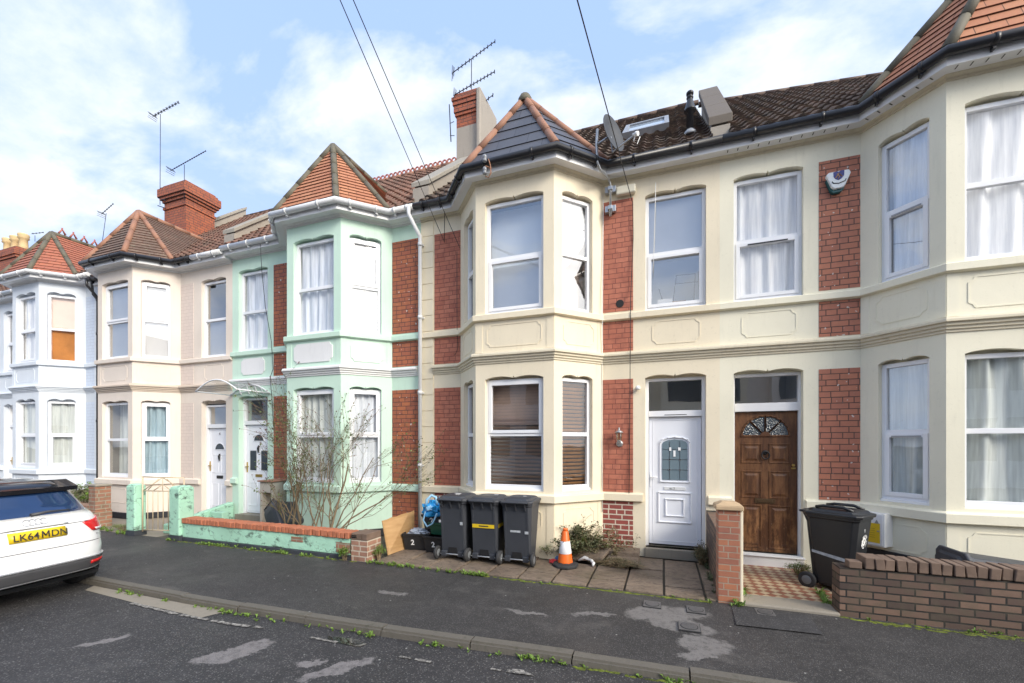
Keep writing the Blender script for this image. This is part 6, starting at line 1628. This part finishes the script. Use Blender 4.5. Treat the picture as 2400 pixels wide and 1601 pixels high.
def patch(quad, off, tab=LV, nu=10, nv=4, th=0):
    """quad: (l,z) corners bl, br, tr, tl laid on the rear surface"""
    q = MB(True); g = []
    for j in range(nv+1):
        v = j/nv; row = []
        for i in range(nu+1):
            u = i/nu; l = (quad[0][0]*(1-u)+quad[1][0]*u)*(1-v)+(quad[3][0]*(1-u)+quad[2][0]*u)*v
            z = (quad[0][1]*(1-u)+quad[1][1]*u)*(1-v)+(quad[3][1]*(1-u)+quad[2][1]*u)*v
            row.append(q.vert(rear(l, z, off, tab)))
        g.append(row)
    for j in range(nv):
        for i in range(nu): q.idx((g[j][i], g[j][i+1], g[j+1][i+1], g[j+1][i])[::-1], sm=True)
    rim_ = g[0]+[r_[-1] for r_ in g[1:]]+g[-1][::-1][1:]+[r_[0] for r_ in g[::-1]][1:-1]
    ins = []
    for k in rim_:
        p = q.v[k]; ins.append(q.vert((p[0]-off*1.6, p[1]*(1-.012), p[2])))
    for k in range(len(rim_)): q.idx((rim_[k], rim_[(k+1)%len(rim_)], ins[(k+1)%len(ins)], ins[k]))
    return q
for s in (1, -1):
    lg = patch([(s*.55,.765),(s*.843,.745),(s*.828,.93),(s*.45,.885)], .012, nu=14).build('rear_light', M['red_lens'], car)
    patch([(s*.60,.772),(s*.838,.752),(s*.838,.782),(s*.58,.80)], .016, nu=12, nv=1).build('reversing_lens', M['label_w'], lg)
    patch([(s*.50,.355),(s*.67,.36),(s*.67,.40),(s*.50,.395)], .022, nu=6, nv=1).build('reflector', M['red_lens'], car)
patch([(-.79,.29),(.79,.29),(.80,.44),(-.80,.44)], .010, nu=24).build('bumper_insert', M['car_trim'], car)
for z in (.282, .435):
    patch([(-.80,z),(.80,z),(.80,z+.018),(-.80,z+.018)], .016, nu=24, nv=1).build('bumper_trim', M['silver'], car)
patch([(-.83,.638),(.83,.638),(.83,.644),(-.83,.644)], .002, nu=24, nv=1).build('shut_line', M['ink'], car)
patch([(-.56,.892),(.56,.892),(.56,.898),(-.56,.898)], .002, nu=16, nv=1).build('shut_line', M['ink'], car)
patch([(-.30,.90),(.30,.90),(.29,.925),(-.29,.925)], .014, nu=10, nv=1).build('boot_handle', M['car_white'], car)
np_ = patch([(-.26,.765),(.26,.765),(.26,.876),(-.26,.876)], .012, nu=6, nv=2).build('number_plate', M['plate_y'], car)
PLM = Matrix.Translation((-.022, 0, .783)) @ Matrix.Rotation(R(90), 4, 'Z') @ Matrix.Rotation(R(83), 4, 'X')
for s_, x_ in (('LK64', -.235), ('DN', .100)):
    o = text(s_, (0,0,0), .108, M['ink'], np_, name='registration', local=True, bold=.0005); o.matrix_local = PLM @ Matrix.Translation((x_, 0, 0))
q = MB(True)
for a, b in (((.022,0),(.022,.076)), ((.022,.076),(.052,.022)), ((.052,.022),(.082,.076)), ((.082,.076),(.082,0))):
    q.tube([PLM @ Vector((a[0], a[1], 0)), PLM @ Vector((b[0], b[1], 0))], .0065, 4)
q.build('registration', M['ink'], np_)
o = text('TFSI', (0,0,0), .035, M['lead'], bd, name='model_badge', local=True)
o.matrix_local = Matrix.Translation((-.036-.0, .60, .70)) @ Matrix.Rotation(R(97), 4, 'Z') @ Matrix.Rotation(R(86), 4, 'X'); o.location.x = rear(.62,.71,.006)[0]+.004
q = MB(True)
for k in range(4):
    c = (-.078+.052*k); q.tube([(rear(c+.035*math.cos(a), .965+.033*math.sin(a), .006)) for a in [i*math.pi/10 for i in range(21)]], .0042, 6, cap=False)
q.build('badge', M['silver'], bd)
q = MB(True); q.tube([rear(-.02,1.045,.02,GT), rear(.14,1.065,.03,GT), rear(.36,1.055,.02,GT)], [.022,.014,.008], 8); q.build('wiper', M['car_trim'], car)
q = MB(True)
for k in range(20):
    l = -.58+k*.058; e0 = .10*(abs(l+.029)/.58)**3; q.hexa([(-.32-e0,l,1.285),(-.32-e0,l+.0581,1.285),(-.62,l+.0581,1.30),(-.62,l,1.30),(-.32-e0,l,1.335),(-.32-e0,l+.0581,1.335),(-.62,l+.0581,1.415),(-.62,l,1.415)])
q.build('spoiler', M['car_black'], car)
q = MB(True); q.tube([(-3.0,.80,.86),(-3.05,1.0,.90)], [.05,.08], 8); q.build('door_mirror', M['car_black'], car)
for f, l in ((.66,.72), (.66,-.72), (3.13,.72), (3.13,-.72)):
    X = Matrix.Translation((-f, l, .30)) @ Matrix.Rotation(R(90), 4, 'X')
    q = MB(True); q.lathe([(.19,-.10),(.27,-.105),(.30,-.085),(.305,0),(.30,.085),(.27,.105),(.19,.10)], (0,0,0), 36, X); w = q.build('wheel', M['tyre'], car)
    q = MB(True); q.lathe([(.02,-.09),(.17,-.085),(.195,-.10),(.195,.10),(.17,.085),(.02,.09)], (0,0,0), 24, X); q.build('rim', M['silver'], w)
q = MB(True); q.box(-3.6, -.25, -.72, .72, .17, .215); q.build('underbody', M['bin_in'], car)

# ------------------------------------------------------------- plants
M['bark'] = plain('olive_brown_bark', (.20,.15,.09), .85, var=.35, bump=.6)
M['twig'] = plain('pale_dry_twig', (.30,.22,.13), .85, var=.3)
M['leaf_rose'] = plain('olive_leaf', (.10,.15,.04), .6, var=.5, scale=12)
M['leaf_bright'] = plain('bright_weed_leaf', (.13,.22,.03), .6, var=.5, scale=15)
M['leaf_grey'] = plain('grey_green_leaf', (.12,.135,.065), .75, var=.5, scale=14)
M['leaf_dry'] = plain('dry_brown_foliage', (.19,.165,.085), .85, var=.5, scale=14)
M['hip'] = plain('dark_red_rose_hip', (.12,.02,.015), .4)
def leafq(q, p, s, rng, asp=.5):
    d = Vector((rng.gauss(0,1), rng.gauss(0,1), rng.gauss(0,.6))).normalized(); u = d.cross(Vector((rng.random(), rng.random(), 1))).normalized()*s*asp; d = d*s
    q.face([p, p+d*.5+u*.5, p+d, p+d*.5-u*.5])
def branch(q, lf, hp, p, d, L, r, depth, rng, spread, leaf, hips, up=.15, nseg=5):
    pts = [p]; rr = [r]
    for k in range(nseg):
        d = (d+Vector((rng.gauss(0,.13), rng.gauss(0,.13), rng.gauss(0,.10)+up*.1))).normalized(); p = p+d*L/nseg
        if p.y > 6.84: p = Vector((p.x, 6.84, p.z)); d.y = -abs(d.y)
        pts.append(p); rr.append(max(.0022, r*(1-.55*(k+1)/nseg)))
        if depth <= 1 and rng.random() < leaf:
            for _ in range(rng.randint(1, 3)): leafq(lf, p+Vector((rng.gauss(0,.012),rng.gauss(0,.012),rng.gauss(0,.012))), rng.uniform(.022,.05), rng, .6)
    q.tube(pts, rr, 5 if r > .008 else 3, cap=False)
    if depth == 0:
        if hips and rng.random() < hips: hp.lathe([(.002,-.008),(.009,-.003),(.009,.004),(.003,.010)], tuple(p), 6)
        return
    for _ in range(rng.randint(3, 4)):
        k = rng.randint(1, nseg); a = pts[k]
        nd = (d+Vector((rng.gauss(0,spread), rng.gauss(0,spread*.7), rng.gauss(0,spread*.6)))).normalized()
        branch(q, lf, hp, a, nd, L*rng.uniform(.45,.85), rr[k]*.62, depth-1, rng, spread, leaf, hips, up, nseg)
def bush(name, stems, label, seed, leafm, barkm='bark', spread=.55, leaf=.3, hips=.4, depth=3, cat='shrub'):
    rng = random.Random(seed); c = stems[0][0]; t = thing(name, (c[0], c[1], -.15), label, cat)
    q, lf, hp = MB(), MB(), MB()
    for p, d, L, r in stems: branch(q, lf, hp, Vector(p), Vector(d).normalized(), L, r, depth, rng, spread, leaf, hips)
    q.build('branches', M[barkm], t)
    if lf.f: lf.build('leaves', M[leafm], t)
    if hp.f: hp.build('rose_hips', M['hip'], t)
    return t
bush('rose_bush', [((-6.20,5.75,-.16),(-.02,-.05,1),1.1,.026), ((-6.32,5.76,-.1),(-.22,.05,1),.75,.014), ((-6.32,5.76,.2),(.25,.05,1),1.1,.016), ((-6.0,5.72,-.16),(-.15,0,1),1.3,.020), ((-5.75,5.72,-.16),(.05,0,1),1.35,.015), ((-5.85,5.8,-.16),(-.25,0,1),1.45,.012), ((-6.1,5.8,-.16),(-.05,.1,1),1.2,.010)],
     'bare straggly rose bush before the left half of the mint green bay', 4, 'leaf_rose', spread=.27, leaf=.38, hips=.6)
bush('rose_bush', [((-5.30,5.70,-.16),(.08,0,1),1.45,.024), ((-5.32,5.72,-.1),(.45,.1,.9),1.4,.018), ((-5.55,5.75,-.16),(-.2,.02,1),1.4,.014), ((-5.25,5.8,-.16),(.55,.15,.85),1.6,.011), ((-5.4,5.8,-.16),(.25,0,1),1.75,.014), ((-5.6,5.8,-.16),(.0,0,1),1.6,.012)],
     'taller bare rose bush with green shoots before the right half of the mint bay', 9, 'leaf_rose', spread=.33, leaf=.6, hips=.6)
def clump(name, c, r, n, label, seed, mats, twigs=60, cat='shrub', ls=(.012, .03), kind=None):
    """dense low shrub: twigs fanning from the foot with leaf-sized faces on them"""
    rng = random.Random(seed); t = thing(name, c, label, cat)
    q = MB(); ends = []
    for _ in range(twigs):
        a = rng.uniform(0, 6.28); e = rng.random()**.6
        tip = Vector((c[0]+r[0]*e*math.cos(a), c[1]+r[1]*e*math.sin(a), c[2]+r[2]*(1-.55*e*e)*rng.uniform(.6, 1.08)))
        base = Vector((c[0]+r[0]*.25*rng.gauss(0,1)*.6, c[1]+r[1]*.2*rng.gauss(0,1)*.6, c[2])); mid_ = base.lerp(tip, .55)+Vector((rng.gauss(0,.02),rng.gauss(0,.02),.05))
        q.tube([base, mid_, tip], [.004,.003,.0012], 3, cap=False); ends.append((mid_, tip))
    q.build('twigs', M['twig'], t)
    ls_ = [MB() for _ in mats]
    for _ in range(n):
        m_, tp = rng.choice(ends); p = m_.lerp(tp, rng.uniform(-.2, 1.05))+Vector((rng.gauss(0,.018),rng.gauss(0,.018),rng.gauss(0,.018)))
        if p.y > 6.88: p.y = 6.88
        k = 0 if mnoise.noise(p*4+Vector((seed,0,0))) > -.05 else min(1, len(mats)-1)
        leafq(ls_[k], p, rng.uniform(*ls), rng, .35)
    for b_, m_ in zip(ls_, mats):
        if b_.f: b_.build('leaves', M[m_], t)
    return t
rs_ = random.Random(77)
def spray(c, n, L, r, out=.9): return [((c[0]+rs_.uniform(-.06,.06), c[1]+rs_.uniform(-.05,.05), c[2]), (out*math.cos(a_), .5*math.sin(a_)-.1, rs_.uniform(.5, 1.1)), L*rs_.uniform(.6, 1.1), r) for a_ in [rs_.uniform(0, 6.28) for _ in range(n)]]
bush('shrub', spray((-.80, 6.52, -.13), 10, .40, .006), 'dry brown and green shrub against the wall between bay and white door', 31, 'leaf_dry', 'twig', spread=.8, leaf=.8, hips=0, depth=2)
clump('shrub', (-1.12, 6.50, -.14), (.44,.24,.42), 3800, 'low green growth behind the traffic cone and tilted slab', 36, ('leaf_grey', 'leaf_bright'), 120, ls=(.015,.04))
bush('shrub', spray((-1.36, 6.42, -.13), 8, .40, .005, .6), 'sparse variegated shrub between the traffic cone and the bay', 35, 'leaf_grey', 'twig', spread=.7, leaf=1.0, hips=0)
clump('dried_plant', (-.62, 6.10, -.13), (.42,.15,.10), 2400, 'uprooted dry plant sprawled on the slabs before the white door', 32, ('leaf_dry', 'leaf_grey'), 160, 'plant')
clump('weed_clump', (-1.66, 6.30, -.14), (.20,.18,.26), 1200, 'green weeds at the foot of the slate-roofed bay beside the bins', 33, ('leaf_bright', 'leaf_grey'), 60, 'plant')
clump('shrub', (.52, 6.66, -.14), (.14,.24,.34), 1700, 'small dark shrub in the corner right of the white door', 34, ('leaf_grey', 'leaf_dry'), 90)
clump('weed_clump', (1.72, 6.55, -.14), (.22,.18,.18), 1300, 'low green weeds behind the wheel of the black bin', 36, ('leaf_bright', 'leaf_grey'), 50, 'plant')
clump('shrub', (-12.9, 6.0, .1), (.5,.3,.62), 800, 'leafy green shrub behind the old brick wall beyond the car', 37, ('leaf_grey', 'leaf_bright'), 50, ls=(.05,.11))
clump('weed_clump', (-4.53, 5.15, -.15), (.12,.06,.20), 700, 'leafy weeds growing up the end of the mint green wall', 38, ('leaf_bright', 'leaf_grey'), 30, 'plant', (.02,.04))
clump('weed_clump', (-4.06, 5.35, -.15), (.07,.16,.24), 800, 'bright green weeds between the brown brick pier and the plywood', 39, ('leaf_bright', 'leaf_bright'), 40, 'plant')
clump('weed_clump', (-10.2, 5.35, -.15), (.55,.10,.12), 900, 'scrubby weeds on the pavement edge left of the mint gatepost', 40, ('leaf_bright', 'leaf_grey'), 40, 'plant')
# weeds and moss nobody could count
def weeds(name, path, n, seed, h=(.02,.07), w=.03, z=-.15, mat='leaf_bright'):
    rng = random.Random(seed); q = MB(); seg = list(zip(path[:-1], path[1:])); Ls = [math.hypot(b[0]-a[0], b[1]-a[1]) for a, b in seg]
    for _ in range(n):
        k = rng.choices(range(len(seg)), Ls)[0]; u = rng.random(); a, b = seg[k]; x = a[0]+(b[0]-a[0])*u; y = a[1]+(b[1]-a[1])*u+rng.gauss(0, w)
        if mnoise.noise(Vector((x*2.2, y*2.2, seed))) < -.02 and rng.random() < .85: continue
        hh = rng.uniform(*h); 
        for _ in range(rng.randint(4, 9)):
            a_ = rng.uniform(0, 6.28); rr_ = rng.uniform(.3, 1)*hh; p = Vector((x, y, z)); tip = p+Vector((math.cos(a_)*rr_, math.sin(a_)*rr_, hh*rng.uniform(.25, 1)))
            s_ = Vector((-math.sin(a_), math.cos(a_), 0))*rng.uniform(.004, .011); m_ = p.lerp(tip, .6)+Vector((0,0,.3*rr_)); q.face([p-s_*.3, m_-s_, tip, m_+s_])
    return tag(q.build(name, M[mat]), 'small green weeds growing in the joints', 'weeds', kind='stuff')
weeds('weeds', [(-8.5,5.13),(-4.5,5.13)], 230, 1)
weeds('weeds', [(-4.1,5.15),(-2.2,5.15)], 110, 2)
weeds('weeds', [(-2.2,5.16),(.55,5.16)], 40, 12, h=(.01,.03))
weeds('weeds', [(x, kerb_y(x)-.03) for x in (-6.4, -5.0, -4, -3, -2, -1, 0, 1.0)], 230, 3, h=(.02,.06), z=-.235)
weeds('weeds', [(.45,5.14),(.85,5.14)], 26, 4, h=(.03,.08)); weeds('weeds', [(.86,5.22),(.90,5.75)], 40, 5, h=(.04,.10))
weeds('weeds', [(1.66,5.3),(1.72,5.9)], 45, 6, h=(.03,.10)); weeds('weeds', [(1.72,5.16),(3.2,5.16)], 60, 7, h=(.02,.05))
weeds('weeds', [(-10.9,5.3),(-9.7,5.15)], 60, 8, h=(.03,.09)); weeds('weeds', [(.56,5.5),(.58,6.7)], 60, 10, h=(.03,.08), mat='leaf_grey')
def mossy(path, w, z, seed, n=26):
    rng = random.Random(seed); q = MB()
    for a, b in zip(path[:-1], path[1:]):
        L_ = math.hypot(b[0]-a[0], b[1]-a[1]); m_ = max(2, int(L_/.045))
        for k in range(m_):
            if mnoise.noise(Vector(((a[0]+(b[0]-a[0])*k/m_)*3, seed, 0))) < -.25: continue
            x = a[0]+(b[0]-a[0])*(k+rng.random())/m_; y = a[1]+(b[1]-a[1])*(k+rng.random())/m_+rng.uniform(-w, w)*.5
            rx = rng.uniform(.02,.055); ry = rng.uniform(.010,.026); hh = rng.uniform(.004,.012); N = 8; ring = [q.vert((x+rx*math.cos(6.283*j/N)*rng.uniform(.8,1.2), y+ry*math.sin(6.283*j/N)*rng.uniform(.8,1.2), z)) for j in range(N)]; c = q.vert((x, y, z+hh))
            for j in range(N): q.idx((ring[j], ring[(j+1)%N], c), sm=True)
    return tag(q.build('moss', M['moss']), 'bright moss along the foot of the paving', 'moss', kind='stuff')
mossy([(-2.6,5.165),(.55,5.165)], .05, -.151, 3); mossy([(-2.0,5.15),(.5,5.15)], .04, -.151, 9); mossy([(-8.4,5.13),(-4.3,5.13)], .06, -.151, 4); mossy([(1.7,5.15),(4.2,5.15)], .07, -.151, 5); mossy([(1.9,5.12),(4.2,5.10)], .09, -.151, 15)
mossy([(-.9, kerb_y(-.9)-.03), (.9, kerb_y(.9)-.03)], .03, -.234, 6)
